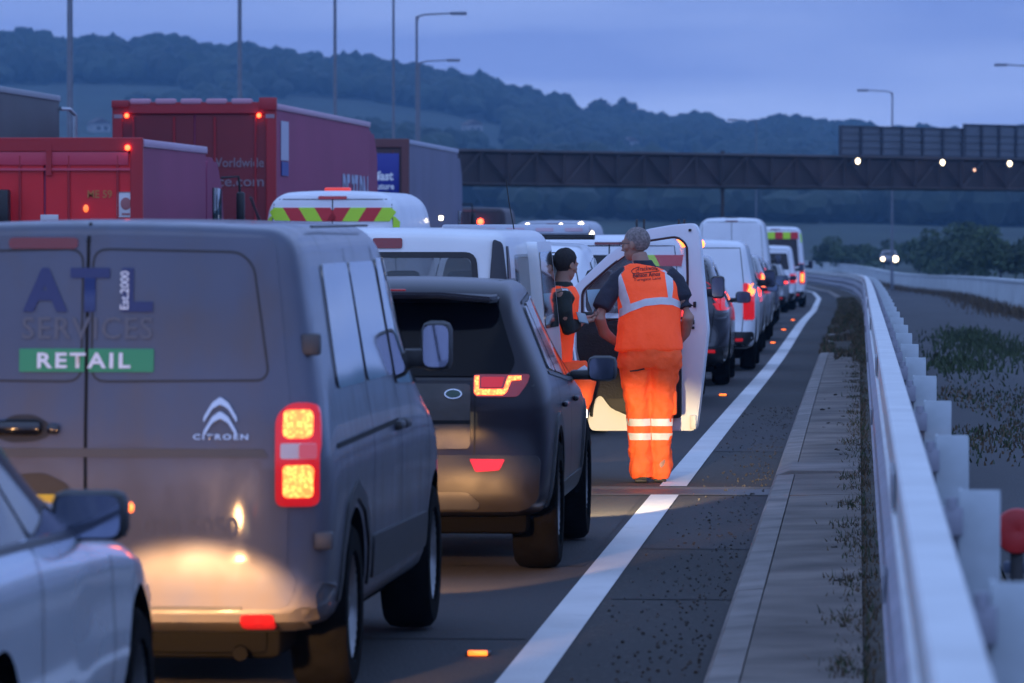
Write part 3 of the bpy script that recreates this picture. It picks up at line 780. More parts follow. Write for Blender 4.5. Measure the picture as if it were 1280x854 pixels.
def column(px, D, H, arm, r, lb, armlen=1.5, s2=None):
    x, y = world_of(px, D); z = hill(x, y) - .1
    t = empty('street_lamp', lb, 'street lamp', (x, y, z), YAW, 'tall lighting columns along the motorway')
    b = bmesh.new(); tube(b, [(0, 0, 0), (0, 0, H * .25), (0, 0, H * .26), (0, 0, H - .05)], [r * 1.3, r * 1.2, r, r * .65], 10); obj('column', b, COL, t)
    b = bmesh.new(); tube(b, [(0, 0, H - .3), (arm * .08, 0, H - .05), (arm * .35, 0, H + .02), (arm * armlen, 0, H + .08)], [r * .6, r * .55, r * .5, r * .45], 8); obj('arm', b, COL, t)
    b = bmesh.new(); box(b, (arm * (armlen + .25), 0, H + .07), (.7, .26, .13), .04); obj('lantern', b, COL, t)
for a_ in [(88, 160, 15, 1, .11, 'leftmost and thickest tall lamp column, rising above the grey trailer'), (300, 178, 15, 1, .09, 'tall lamp column rising behind the large dark red trailer'), (419, 196, 15, 1, .08, 'tall lamp column above the front end of the large dark red trailer'), (492, 196, 15.2, 1, .06, 'slender lamp column just left of the pair whose arms show'),
          (521, 214, 12, 1, .075, 'lamp column whose arm ends highest, reaching right over the ridge'), (524, 262, 12, 1, .07, 'lamp column with the lower arm just behind the higher one'), (1115, 306, 12, -1, .07, 'curved-arm lamp column above the left gantry sign'), (1292, 270, 12.1, -1, .07, 'lamp column at the right edge with its arm reaching into the picture'), (945, 372, 12, -1, .05, 'faint distant lamp column above the middle of the gantry')]:
    column(*a_)

# haze
bm = bmesh.new(); box(bm, (0, 1370, 60), (2900, 2960, 150)); hz = obj('haze', bm, None, smooth=False)
for v in hz.data.vertices:
    v.co.z = -7.5 if v.co.z < 0 else 125
m = bpy.data.materials.new('haze_air'); m.use_nodes = True; n = m.node_tree.nodes; n.remove(n['Principled BSDF']); pv = n.new('ShaderNodeVolumePrincipled')
pv.inputs['Color'].default_value = (.30, .62, 1, 1); pv.inputs['Density'].default_value = .00022; pv.inputs['Anisotropy'].default_value = .1
m.node_tree.links.new(pv.outputs[0], n['Material Output'].inputs['Volume']); hz.data.materials.clear(); hz.data.materials.append(m); hz['kind'] = 'stuff'

# ================================================================ VEHICLES
DIRT = (.105, .082, .060)
# ---------------------------------------------------------------- grey delivery van (rear plane at depth 20 m)
def dispatch():
    PX = lambda p: (p - 107) / 320
    PZ = lambda q: (885 - q) / 320
    D0 = 20.0; c = at(107, 300, D0)
    root = empty('delivery_van', 'dirty grey delivery van with green banner and large lettering on its closed rear doors', 'van', (c.x, c.y, gz(c.y)), R(-1.0))
    paint = mat('grey_van_paint', (.062, .074, .118), .34, metal=.2, coat=.5, var=.1, vscale=2, dirt=(DIRT, .20, .25, 1.2, .75))
    hw = .955
    keys = [[0, hw - .035, .36, 1.05, 1.865, .80, .12], [.05, hw - .008, .34, 1.05, 1.885, .825, .13], [.15, hw, .30, 1.05, 1.895, .83, .14], [1.2, hw, .28, 1.07, 1.905, .83, .15], [3.0, hw, .28, 1.08, 1.905, .82, .15],
            [3.35, hw, .28, 1.08, 1.86, .80, .14], [3.75, hw, .28, 1.07, 1.60, .78, .12], [4.15, hw, .28, 1.02, 1.22, .80, .10], [4.3, hw, .28, .95, 1.12, .80, .10], [4.75, hw - .05, .25, .80, .95, .72, .1], [4.9, hw - .15, .25, .65, .80, .65, .1]]
    def df(v):
        if v.y < .5: v.y += max(0, v.z - 1.0) * .10 * (1 - v.y / .5) + max(0, abs(v.x) - .7) ** 2 * 1.2 * (1 - v.y / .5)
        if v.y < .25 and v.z < .46: v.y -= .07 * min(1, (.46 - v.z) / .06) * (1 - max(0, v.y) / .25)
        return v
    bm = loft(keys, .13, (.012, .05), df)
    bm = carve(bm, wells(hw, (.93, 4.2), .40, .35))
    body = obj('body', bm, [paint, UND], root, angle=50); T = bvh_of(body)
    # door shut lines and recessed window panels
    s = lambda nm, ln, wd=.008, f='B', m=GAP: seam(nm, T, f, ln, m, root, wd)
    dr = patch('rear_door', T, 'B', rnd([(.006, .40), (.80, .40), (.83, .52), (.79, .56), (.80, 1.2), (.735, 1.845), (.006, 1.86)], .05), paint, root, .006, .05, .012)
    dl = patch('rear_door', T, 'B', rnd([(-.006, .40), (-.80, .40), (-.83, .52), (-.79, .56), (-.80, 1.2), (-.735, 1.845), (-.006, 1.86)], .05), paint, root, .006, .05, .012)
    GRV = mat('groove', (.02, .02, .024), .5)
    for sg in (-1, 1):
        ln = rnd([(sg * .02, PZ(308)), (sg * .60, PZ(312)), (sg * .655, PZ(330)), (sg * .715, PZ(462)), (sg * .69, PZ(472)), (sg * .02, PZ(474))], .06)
        seam('panel_groove', T, 'B', ln + [ln[0]], GRV, root, .009, .0085)
    seam('door_shut_line', T, 'B', [(0, .40), (0, 1.9)], GAP, root, .013, .0095)
    pl = rnd([(-.70, PZ(557)), (.70, PZ(557)), (.72, PZ(568)), (-.72, PZ(568))], .01)
    patch('swage_line', T, 'B', pl, mat('grey_van_shade', (.07, .07, .075), .5, dirt=(DIRT, .1, .15, 1.3, .8)), root, .010, .08, .004)
    # bumper, reflector
    bmp = patch('rear_bumper', T, 'B', rnd([(-.945, .50), (-.86, .50), (-.82, .385), (.82, .385), (.86, .50), (.945, .50), (.93, .28), (.88, .22), (-.88, .22), (-.93, .28)], .03), paint, root, .016, .05, .02)
    for sg in (-1, 1): patch('bumper_reflector', T, 'B', rect(sg * .68 - .065, sg * .68 + .065, .335, .385, .02), REFL, root, .022, .04)
    patch('bumper_step', T, 'B', rect(-.62, .62, .395, .408, .004), GRV, root, .020, .06)
    # high-level brake lamp
    patch('brake_lamp', T, 'B', rect(PX(6), PX(94), PZ(308), PZ(294), .02), mat('brake_lens_off', (.16, .012, .014), .2, coat=.4), root, .014, .05)
    # lamps
    for sg in (-1, 1):
        o = rnd([(sg * .745, .80), (sg * .905, .80), (sg * .905, 1.10), (sg * .895, 1.20), (sg * .80, 1.205), (sg * .745, 1.15)], .035)
        tl = patch('tail_lamp', T, 'B', o, LNR, root, .022, .03, .03)
        patch('lamp_glow', T, 'B', rect(min(sg * .775, sg * .880), max(sg * .775, sg * .880), 1.065, 1.175, .025), HOT, tl, .028, .03)
        patch('lamp_glow', T, 'B', rect(min(sg * .775, sg * .885), max(sg * .775, sg * .885), .835, .96, .02), HOT, tl, .028, .03)
        patch('clear_lens', T, 'B', rect(min(sg * .765, sg * .895), max(sg * .765, sg * .895), .985, 1.045, .01), CLR, tl, .028, .03)
        patch('red_lens', T, 'B', rect(min(sg * .835, sg * .895), max(sg * .835, sg * .895), .987, 1.043, .01), mat('mid_lens', (.45, .10, .11), .2, coat=.4, emit=(1, .05, .06), es=.12), tl, .034, .03)
        for zz in (1.43, .665):
            b = bmesh.new(); box(b, (sg * (.875 if zz > 1 else .93), .0 + (.10 if zz > 1 else .06), zz), (.075, .06, .085 if zz > 1 else .07), .012); obj('door_hinge', b, mat('hinge_grey', (.05, .05, .056), .5), root)
    # handle
    patch('handle_recess', T, 'B', rnd([(-.36, 1.09), (-.30, 1.155), (-.20, 1.155), (-.14, 1.12), (-.14, 1.07), (-.20, 1.05), (-.30, 1.045), (-.36, 1.07)], .04), BLK, root, .010, .03)
    b = bmesh.new(); box(b, (-.27, -.035, 1.105), (.20, .03, .055), .018); box(b, (-.125, -.028, 1.10), (.05, .03, .04), .012); obj('door_handle', b, mat('gloss_black', (.008, .008, .01), .15, coat=.6), root)
    # plate recess with yellow plate on left door
    hs = patch('plate_surround', T, 'B', rnd([(-.62, .90), (-.16, .93), (-.06, .88), (-.05, .70), (-.10, .66), (-.62, .66)], .03), BLK, root, .012, .05)
    pt = patch('number_plate', T, 'B', rect(-.60, -.115, .705, .845, .01), YPL, hs, .020, .06)
    text('plate_letters', 'Y', BLK, pt, T, 'B', (-.20, -.15, .735, .815), .026, bold=.03)
    # writing
    NAVY = mat('decal_navy', (.018, .030, .12), .4); GREEN = mat('decal_green', (.03, .27, .12), .45); WT = mat('decal_white', (.74, .76, .80), .5)
    FNT = mat('decal_faint', (.095, .105, .135), .5); FNB = mat('decal_faint_blue', (.066, .070, .095), .45)
    for ch, a, b_ in (('A', 25, 82), ('T', 85, 135), ('L', 150, 190)):
        text('door_lettering', ch, NAVY, root, T, 'B', (PX(a), PX(b_), PZ(387), PZ(332)), .014, bold=.045)
    text('door_lettering', 'Est.2000', WT, root, T, 'B', (PX(148.5), PX(159.5), PZ(384), PZ(336)), .018, bold=.02, rot90=True)
    text('door_lettering', 'SERVICES', FNT, root, T, 'B', (PX(25), PX(190), PZ(421), PZ(393)), .013, bold=.01, spacing=1.1)
    gb = patch('green_banner', T, 'B', rect(PX(22), PX(107) - .008, PZ(462), PZ(433), .004), GREEN, root, .013, .05, .002)
    gb = patch('green_banner', T, 'B', rect(PX(107) + .008, PX(192), PZ(462), PZ(433), .004), GREEN, root, .013, .05, .002)
    text('banner_lettering', 'RETAIL', WT, gb, T, 'B', (PX(45), PX(163), PZ(457.5), PZ(438)), .019, bold=.03, spacing=1.25)
    for k in (0, 1):
        z0 = PZ(519) - k * .055
        b = [(PX(257), z0), (PX(277) , z0 + .075), (PX(297), z0), (PX(297), z0 + .026), (PX(277), z0 + .105), (PX(257), z0 + .026)]
        patch('maker_badge', T, 'B', rnd([(PX(256), z0 - .02), (PX(267), z0 + .035), (PX(277), z0 + .053), (PX(287), z0 + .035), (PX(298), z0 - .02), (PX(298), z0 + .002), (PX(287), z0 + .06), (PX(277), z0 + .082), (PX(267), z0 + .06), (PX(256), z0 + .002)], .008, 3), CHR, root, .024, .012, .012)
    text('maker_lettering', 'CITROEN', CHR, root, T, 'B', (PX(243), PX(312), PZ(546), PZ(539)), .016, bold=.03, spacing=1.3)
    text('faded_lettering', '020 5050', FNB, root, T, 'B', (PX(178), PX(300), PZ(668), PZ(642)), .010, bold=.02)
    # side glass, mouldings, rail
    for f, sg in (('R', 1), ('L', -1)):
        for (a, b_, c_, d_) in ((.62, 1.55, 1.60, .72), (1.66, 2.62, 2.62, 1.66)):
            patch('side_window', T, f, rnd([(a, 1.24), (b_, 1.24), (c_, 1.74), (d_, 1.74)], .06), SGL, root, .009, .07)
        patch('front_door_window', T, f, rnd([(2.72, 1.20), (3.78, 1.17), (3.62, 1.45), (3.22, 1.75), (2.74, 1.75)], .05), SGL, root, .009, .07)
        seam('door_shut_line', T, f, [(2.67, .45), (2.67, 1.80)], GAP, root, .012, .004); seam('door_shut_line', T, f, [(1.60, .45), (1.60, 1.80)], GAP, root, .012, .004); seam('door_shut_line', T, f, [(3.72, .5), (3.85, .75), (3.86, 1.12)], GAP, root, .012, .004)
        seam('door_rail', T, f, [(.35, 1.02), (2.6, 1.04)], GAP, root, .02, .004)
        patch('side_moulding', T, f, rnd([(1.5, .42), (3.7, .42), (3.7, .58), (1.5, .60)], .04), BLK, root, .018, .08, .02)
        patch('arch_trim', T, f, rnd([(.40, .40), (.44, .60), (.62, .78), (.93, .86), (1.24, .78), (1.42, .60), (1.46, .40), (1.40, .40), (1.36, .58), (1.2, .72), (.93, .79), (.66, .72), (.50, .58), (.46, .40)], .02, 2), BLK, root, .012, .05, .02)
        for yy in (2.55, 2.80):
            b = bmesh.new(); box(b, (sg * (.955), yy, 1.02), (.05, .17, .04), .012); obj('side_handle', b, BLK, root)
    patch('fuel_flap', T, 'L', rect(.95, 1.15, .85, 1.05, .03), paint, root, .004)
    patch('windscreen', T, 'F', rnd([(-.70, 1.22), (.70, 1.22), (.62, 1.80), (-.62, 1.80)], .06), GLS, root, .004, .08)
    mirror(root, .825, 3.72, 1.34, 1, .14, .23, .11); mirror(root, -.825, 3.72, 1.34, -1, .14, .23, .11)
    for yy in (.93, 4.2):
        for sx in (-1, 1): wheel(root, sx * (hw - .12), yy, .345, .23)
    b = bmesh.new(); box(b, (0, 2.2, .27), (1.5, 4.1, .16), .04); box(b, (.45, .28, .27), (.5, .3, .12), .03); tube(b, [(.55, .4, .22), (.6, .05, .22)], .03, 8); obj('underbody', b, UND, root)
    for sx in (-1, 1):
        b = bmesh.new(); tube(b, [(sx * .775, .9, 1.890), (sx * .775, 2.9, 1.896)], .006, 6); obj('roof_gutter', b, BLK, root)
    b = bmesh.new(); tube(b, [(.3, 2.9, 1.9), (.3, 2.55, 2.02)], .006, 5); obj('aerial', b, BLK, root)
    for sx in (-1, 1):
        b = bmesh.new(); box(b, (sx * .72, 4.82, .72), (.28, .1, .2), .04); obj('headlight', b, WHL, root)
        spot(root, sx * .70, 4.96, .68, 420, 10.6, 26, .2)
    return root
dispatch()

# ---------------------------------------------------------------- generic car / van builder
def vehicle(kind, name, label, cat, pos, yaw, L, W, H, paint, lamp=LNR, glow=None, glass=GLS, group=None, detail=1, lamp_z=(.85, 1.15), lamp_w=.16, beams=0, front=False, lampfn=None, belt=None, wr=None, r=None, rearwin=True, sidewin=True, mirrors=True, plate=YPL, lean=None, cladding=True):
    root = empty(name, label, cat, pos, yaw, group)
    hw = W / 2
    if kind == 'van':
        be = belt or 1.10; ht = hw * .86; rr = r or .15
        keys = [[0, hw - .05, .36, be, H - .05, ht - .03, rr], [.06, hw - .01, .33, be, H - .02, ht, rr], [.18, hw, .3, be, H, ht, rr], [L * .62, hw, .28, be, H, ht, rr], [L * .70, hw, .28, be, H - .03, ht - .02, rr],
                [L * .77, hw, .28, be, lerp(H, 1.25, .35), ht - .04, rr * .8], [L * .85, hw, .28, be - .05, 1.28, ht - .04, .1], [L * .88, hw, .28, be - .1, 1.16, ht - .04, .1], [L * .97, hw - .05, .25, .78, .95, ht - .1, .1], [L * .99, hw - .15, .25, .65, .8, ht - .15, .1]]
        ln = .08 if lean is None else lean; wr = wr or .34; wy = (L * .19, L * .83); zl = be
    else:
        be = belt or H * .62; ht = hw * .74; rr = r or .13
        keys = [[0, hw - .12, .34, be - .05, H * .80, ht - .02, rr], [.10, hw - .03, .28, be, H * .93, ht + .01, rr], [.30, hw, .25, be, H * .985, ht + .02, rr], [L * .28, hw, .23, be, H, ht + .02, rr], [L * .45, hw, .23, be, H, ht + .01, rr],
                [L * .54, hw, .23, be, H * .955, ht - .01, rr], [L * .64, hw, .23, be, H * .80, ht, rr * .7], [L * .72, hw, .23, be - .03, H * .655, hw * .80, .08], [L * .80, hw, .23, be - .1, H * .62, hw * .78, .08], [L * .93, hw - .05, .22, be - .22, H * .52, hw * .68, .08], [L * .985, hw - .18, .25, be - .35, H * .42, hw * .55, .08]]
        ln = .28 if lean is None else lean; wr = wr or .33; wy = (L * .19, L * .81); zl = be
    def df(v):
        if v.y < .9: v.y += max(0, v.z - zl) * ln / max(.1, H - zl) * (1 - max(0, v.y) / .9) * 1.0 + max(0, abs(v.x) - hw * .72) ** 2 * 1.8 * (1 - max(0, v.y) / .9)
        if v.y < .2 and v.z < .62: v.y -= .05 * min(1, (.62 - v.z) / .06) * (1 - max(0, v.y) / .2)
        return v
    bm = loft(keys, .16, (.02, .08), df); bm = carve(bm, wells(hw, wy, wr + .06, wr + .01))
    body = obj('body', bm, [paint, UND], root, angle=50); T = bvh_of(body)
    if kind == 'van':
        if rearwin: patch('rear_window', T, 'B', rnd([(-hw * .80, be + .18), (hw * .80, be + .18), (hw * .72, H - .22), (-hw * .72, H - .22)], .06), glass, root, .006, .08)
        seam('door_shut_line', T, 'B', [(0, .4), (0, H - .06)], GAP, root, .014, .004)
        seam('door_shut_line', T, 'B', [(-hw * .78, .42), (-hw * .84, be), (-hw * .76, H - .10), (hw * .76, H - .10), (hw * .84, be), (hw * .78, .42)], GAP, root, .010, .003)
        if sidewin:
            for f in 'RL': patch('front_door_window', T, f, rnd([(L * .60, be + .08), (L * .77, be + .06), (L * .735, be + .35), (L * .67, min(H - .2, be + .68)), (L * .605, min(H - .2, be + .68))], .05), glass, root, .005, .08)
            for f in 'RL': seam('door_shut_line', T, f, [(L * .58, .4), (L * .58, H - .15)], GAP, root, .014, .003)
        patch('windscreen', T, 'F', rnd([(-hw * .75, 1.28), (hw * .75, 1.28), (hw * .66, H - .16 if H < 2.2 else 2.05), (-hw * .66, H - .16 if H < 2.2 else 2.05)], .06), glass, root, .004, .1)
        patch('rear_bumper', T, 'B', rect(-hw + .03, hw - .03, .34, .55, .04), BLK, root, .014, .06, .02)
        brk = (0, H - .06)
    else:
        patch('rear_window', T, 'B', rnd([(-hw * .70, be + .07), (hw * .70, be + .07), (hw * .60, H * .94), (-hw * .60, H * .94)], .08), glass, root, .012, .06)
        for f in 'RL':
            patch('side_window', T, f, rnd([(L * .13, be + .10), (L * .17, be + .05), (L * .36, be + .03), (L * .36, H * .925), (L * .20, H * .90)], .05), glass, root, .010, .06)
            patch('side_window', T, f, rnd([(L * .375, be + .03), (L * .66, be - .0), (L * .60, H * .80), (L * .53, H * .90), (L * .375, H * .925)], .04), glass, root, .010, .06)
            seam('door_shut_line', T, f, [(L * .37, .3), (L * .37, be)], GAP, root, .010, .003); seam('door_shut_line', T, f, [(L * .63, .35), (L * .655, be)], GAP, root, .010, .003)
        patch('windscreen', T, 'F', rnd([(-hw * .72, be + .06), (hw * .72, be + .06), (hw * .58, H * .93), (-hw * .58, H * .93)], .08), glass, root, .004, .08)
        patch('rear_bumper', T, 'B', rect(-hw + .08, hw - .08, .26, .50, .05), BLK if cladding else paint, root, .014, .06, .02)
        seam('door_shut_line', T, 'B', [(-hw * .74, .55), (-hw * .80, be), (-hw * .66, H * .955), (hw * .66, H * .955), (hw * .80, be), (hw * .74, .55), (-hw * .74, .55)], GAP, root, .009, .003)
        brk = (0, H * .965)
    if plate: patch('number_plate', T, 'B', rect(-.26, .26, .62, .73, .01), plate, root, .012, .08)
    patch('brake_lamp', T, 'B', rect(-.16, .16, brk[1] - .03, brk[1], .01), mat('brake_lens_off', (.16, .012, .014), .2, coat=.4), root, .01, .06)
    if lampfn: lampfn(root, T, hw)
    else:
        for sg in (-1, 1):
            a, b_ = sorted((sg * (hw - lamp_w - .01), sg * (hw - .015)))
            tl = patch('tail_lamp', T, 'B', rect(a, b_, lamp_z[0], lamp_z[1], .03), lamp, root, .014, .05)
            if glow: patch('lamp_glow', T, 'B', rect(a + .03, b_ - .03, lerp(*lamp_z, glow[1]), lerp(*lamp_z, glow[2]), .02), glow[0], tl, .022, .05)
            if sg: patch('tail_lamp', T, 'R' if sg > 0 else 'L', rect(.03, .16, lamp_z[0], lamp_z[1], .03), lamp, root, .006, .05)
    for sg in (-1, 1): patch('bumper_reflector', T, 'B', rect(sg * hw * .74 - .06, sg * hw * .74 + .06, .42, .46, .01), REFL, root, .02, .05)
    for yy in wy:
        for sx in (-1, 1): wheel(root, sx * (hw - .12), yy, wr, .22)
    if mirrors:
        for sx in (-1, 1):
            if kind == 'van': mirror(root, sx * (hw - .03), L * .76, be + .22, sx, .16, .26, .10)
            else: mirror(root, sx * (hw - .06), L * .62, be + .08, sx, .20, .15, .08)
    b = bmesh.new(); box(b, (0, L * .5, .24), (W * .8, L * .84, .14), .04); obj('underbody', b, UND, root)
    for sx in (-1, 1):
        b = bmesh.new(); box(b, (sx * hw * .72, L * .955, .66), (.28, .1, .14), .04); obj('headlight', b, CLR if not beams else WHL, root)
        if beams: spot(root, sx * hw * .72, L + .03, .66, beams, 11, 24, .2)
    return root, T, body

def on_road(px_right, D, W, dy=0):
    """rear-centre point of a vehicle whose right side shows at px_right at depth D"""
    x, y = world_of(px_right, D); return (x - W / 2, y, gz(y))

# ---------------------------------------------------------------- dark SUV (rear at depth 27.7)
def suv():
    x, y = world_of(482, 27.7)
    PX = lambda p: (p - 482) / 231.0
    PZ = lambda q: (717 - q) / 231.0
    paint = mat('aubergine_paint', (.008, .006, .012), .30, metal=0, coat=.15, spec=.25, var=.1, vscale=3)
    hw = .885; L = 4.36; H = 1.60
    root = empty('dark_suv', 'dark purple-grey SUV with glowing bracket-shaped tail lamps, just ahead of the grey delivery van', 'SUV', (x, y, gz(y)), R(-.3))
    keys = [[0, hw - .05, .38, .98, 1.40, .68, .09], [.08, hw - .01, .34, 1.02, 1.53, .67, .08], [.30, hw - .0, .31, 1.04, 1.59, .665, .08], [.8, hw, .3, 1.03, 1.60, .66, .09], [1.8, hw, .3, 1.0, 1.60, .65, .10], [2.2, hw, .3, .98, 1.565, .64, .12],
            [2.7, hw, .3, .97, 1.33, .67, .1], [3.1, hw, .3, .95, 1.06, .78, .08], [3.4, hw, .3, .88, 1.0, .76, .08], [4.0, hw - .04, .28, .74, .88, .68, .08], [4.25, hw - .15, .3, .62, .74, .55, .08]]
    def df(v):
        if v.y < .9:
            v.y += max(0, v.z - 1.0) * .42 * (1 - max(0, v.y) / .9) + max(0, abs(v.x) - .62) ** 2 * 1.4 * (1 - max(0, v.y) / .9)
        if v.y < .3 and v.z < .66: v.y -= .08 * min(1, (.66 - v.z) / .05) * (1 - max(0, v.y) / .3)
        return v
    bm = loft(keys, .14, (.02, .08), df); bm = carve(bm, wells(hw, (.86, 3.53), .41, .37))
    body = obj('body', bm, [paint, UND], root, angle=50); T = bvh_of(body)
    patch('rear_window', T, 'B', rnd([(-.66, 1.09), (.66, 1.09), (.70, 1.16), (.585, 1.50), (-.585, 1.50), (-.70, 1.16)], .07), mat('privacy_glass', (.004, .004, .006), .12, spec=.10), root, .011, .05)
    # spoiler with shadow gap
    b = bmesh.new()
    sp_ = [(-.61, .12), (-.57, .02), (-.3, -.03), (.3, -.03), (.57, .02), (.61, .12), (.57, .55), (-.57, .55)]
    extr(b, sp_, .035, 'Z', 1.545); bmesh.ops.bevel(b, geom=list(b.edges), offset=.012, segments=2, affect='EDGES')
    for v in b.verts: v.co.z += -.05 * (abs(v.co.x) / .62) ** 2 + max(0, .2 - v.co.y) * -.10
    sp = obj('spoiler', b, paint, root)
    b = bmesh.new(); box(b, (.0, .005, 1.558), (.22, .02, .012), .004); obj('brake_lamp', b, LNS, sp)
    # tailgate / lamps
    seam('tailgate_line', T, 'B', [(.48, .56), (.485, .80), (.485, 1.0), (.70, 1.04)], GAP, root, .008, .003)
    seam('tailgate_line', T, 'B', [(-.48, .56), (-.485, .80), (-.485, 1.0), (-.70, 1.04)], GAP, root, .008, .003)
    seam('tailgate_line', T, 'B', [(-.80, 1.04), (-.65, 1.075), (.65, 1.075), (.80, 1.04)], mat('groove', (.02, .02, .024), .5), root, .014, .003)
    pn = patch('plate_panel', T, 'B', rnd([(-.46, .70), (.46, .70), (.46, 1.05), (-.46, 1.05)], .03), mat('suv_tailgate', (.055, .050, .048), .45, metal=.2, var=.3, vscale=7), root, .006, .05)
    seam('tailgate_line', T, 'B', [(-.46, .845), (.46, .845)], GAP, root, .02, .009)
    pt = patch('number_plate', T, 'B', rect(-.26, .24, .70, .81, .01), YPL, root, .014, .06)
    bd = patch('maker_badge', T, 'B', [(.368 + .048 * math.cos(a / 20 * 6.283), .978 + .018 + .026 * math.sin(a / 20 * 6.283)) for a in range(20)], CHR, root, .014, .02)
    patch('badge_inner', T, 'B', [(.368 + .041 * math.cos(a / 20 * 6.283), .996 + .020 * math.sin(a / 20 * 6.283)) for a in range(20)], mat('badge_green', (.03, .07, .05), .4), bd, .018, .02)
    for sg in (-1, 1):
        def q(P): return [(sg * (.475 + (a - .475) * .78), b_ + .065) for a, b_ in P]
        tl = patch('tail_lamp', T, 'B', rnd(q([(.475, .955), (.475, 1.10 - .065), (.86, 1.035), (.84, .98), (.78, .915), (.49, .915)]), .02), mat('suv_lens', (.05, .004, .005), .12, coat=.7, emit=(1, .006, .012), es=.06), root, .012, .03)
        U = q([(.485, 1.025), (.485, .935), (.50, .925), (.68, .925), (.705, .94), (.735, 1.00), (.80, 1.005), (.80, 1.025), (.715, 1.025), (.685, .955), (.515, .955), (.515, 1.025)])
        patch('lamp_glow', T, 'B', U, HOT, tl, .020, .02); 
        patch('lamp_glow', T, 'B', rnd(q([(.53, .965), (.67, .965), (.69, 1.02), (.53, 1.02)]), .01), mat('suv_inner_glow', (.14, .012, .016), .3, emit=(1, .02, .03), es=.22), tl, .017, .03)
        patch('bumper_reflector', T, 'B', rnd(q([(.455, .575), (.70, .575), (.665, .518), (.50, .510)]), .01), mat('bright_reflector', (.16, .006, .008), .25, emit=(1, .015, .03), es=.42), root, .026, .04)  # reflector emission stands in for light thrown back
    patch('lower_bumper', T, 'B', rnd([(-.83, .66), (-.6, .665), (.6, .665), (.83, .66), (.82, .42), (.74, .37), (-.74, .37), (-.82, .42)], .04), mat('bumper_black', (.007, .006, .008), .5, dirt=((.026, .022, .020), 0, .1, 1, .8)), root, .014, .05, .02)
    patch('skid_plate', T, 'B', rnd([(-.45, .47), (.45, .47), (.52, .41), (.50, .385), (-.50, .385), (-.52, .41)], .02), mat('skid_silver', (.05, .05, .055), .4, metal=.5), root, .024, .05, .02)
    for f, sg in (('R', 1), ('L', -1)):
        patch('side_window', T, f, rnd([(.62, 1.12), (1.05, 1.09), (1.05, 1.46), (.85, 1.45)], .05), GLS, root, .011, .05)
        patch('side_window', T, f, rnd([(1.10, 1.09), (1.95, 1.04), (1.95, 1.50), (1.10, 1.47)], .03), GLS, root, .011, .05)
        patch('side_window', T, f, rnd([(2.02, 1.04), (2.95, 1.01), (2.62, 1.30), (2.30, 1.46), (2.02, 1.50)], .03), GLS, root, .011, .05)
        seam('window_trim', T, f, [(.58, 1.10), (1.95, 1.025), (3.0, .995)], BLK, root, .022, .006); seam('window_trim', T, f, [(.60, 1.12), (.84, 1.475), (1.95, 1.52), (2.30, 1.485)], BLK, root, .018, .006)
        seam('door_shut_line', T, f, [(1.98, .42), (1.98, 1.03)], GAP, root, .01, .003); seam('door_shut_line', T, f, [(3.05, .45), (3.0, 1.0)], GAP, root, .01, .003); seam('door_shut_line', T, f, [(1.25, .6), (1.0, .9), (1.0, 1.06)], GAP, root, .01, .003)
        for yy in (1.30, 2.30):
            b = bmesh.new(); box(b, (sg * (hw + .012), yy, .90), (.03, .2, .03), .01); obj('side_handle', b, paint, root)
        patch('sill_cladding', T, f, rnd([(1.3, .34), (3.05, .34), (3.05, .46), (1.3, .46)], .02), BLK, root, .012, .08)
        for cy in (.86, 3.53):
            O = [(cy + .50 * math.cos(R(t)), .37 + .50 * math.sin(R(t))) for t in range(0, 181, 15)]; I = [(cy + .43 * math.cos(R(t)), .37 + .43 * math.sin(R(t))) for t in range(180, -1, -15)]
            patch('arch_trim', T, f, O + I, BLK, root, .012, .06, .02)
    mirror(root, .84, 2.72, 1.06, 1, .175, .15, .095, BLK); mirror(root, -.84, 2.72, 1.06, -1, .175, .15, .095, BLK)
    patch('windscreen', T, 'F', rnd([(-.68, 1.06), (.68, 1.06), (.58, 1.50), (-.58, 1.50)], .08), GLS, root, .004, .08)
    for yy in (.86, 3.53):
        for sx in (-1, 1): wheel(root, sx * (hw - .115), yy, .365, .25)
    b = bmesh.new(); box(b, (0, 2.1, .30), (1.5, 3.6, .16), .04); obj('underbody', b, UND, root)
    for sx in (-1, 1):
        b = bmesh.new(); tube(b, [(sx * .55, .75, 1.575), (sx * .55, .9, 1.592), (sx * .55, 2.0, 1.592), (sx * .55, 2.2, 1.565)], .012, 6); obj('roof_rail', b, BLK, root)
        b = bmesh.new(); box(b, (sx * .70, 4.17, .74), (.3, .1, .12), .04); obj('headlight', b, WHL, root)
        spot(root, sx * .70, 4.42, .70, 1300, 11.8, 26, .35, (1, .72, .36))
    return root
suv()

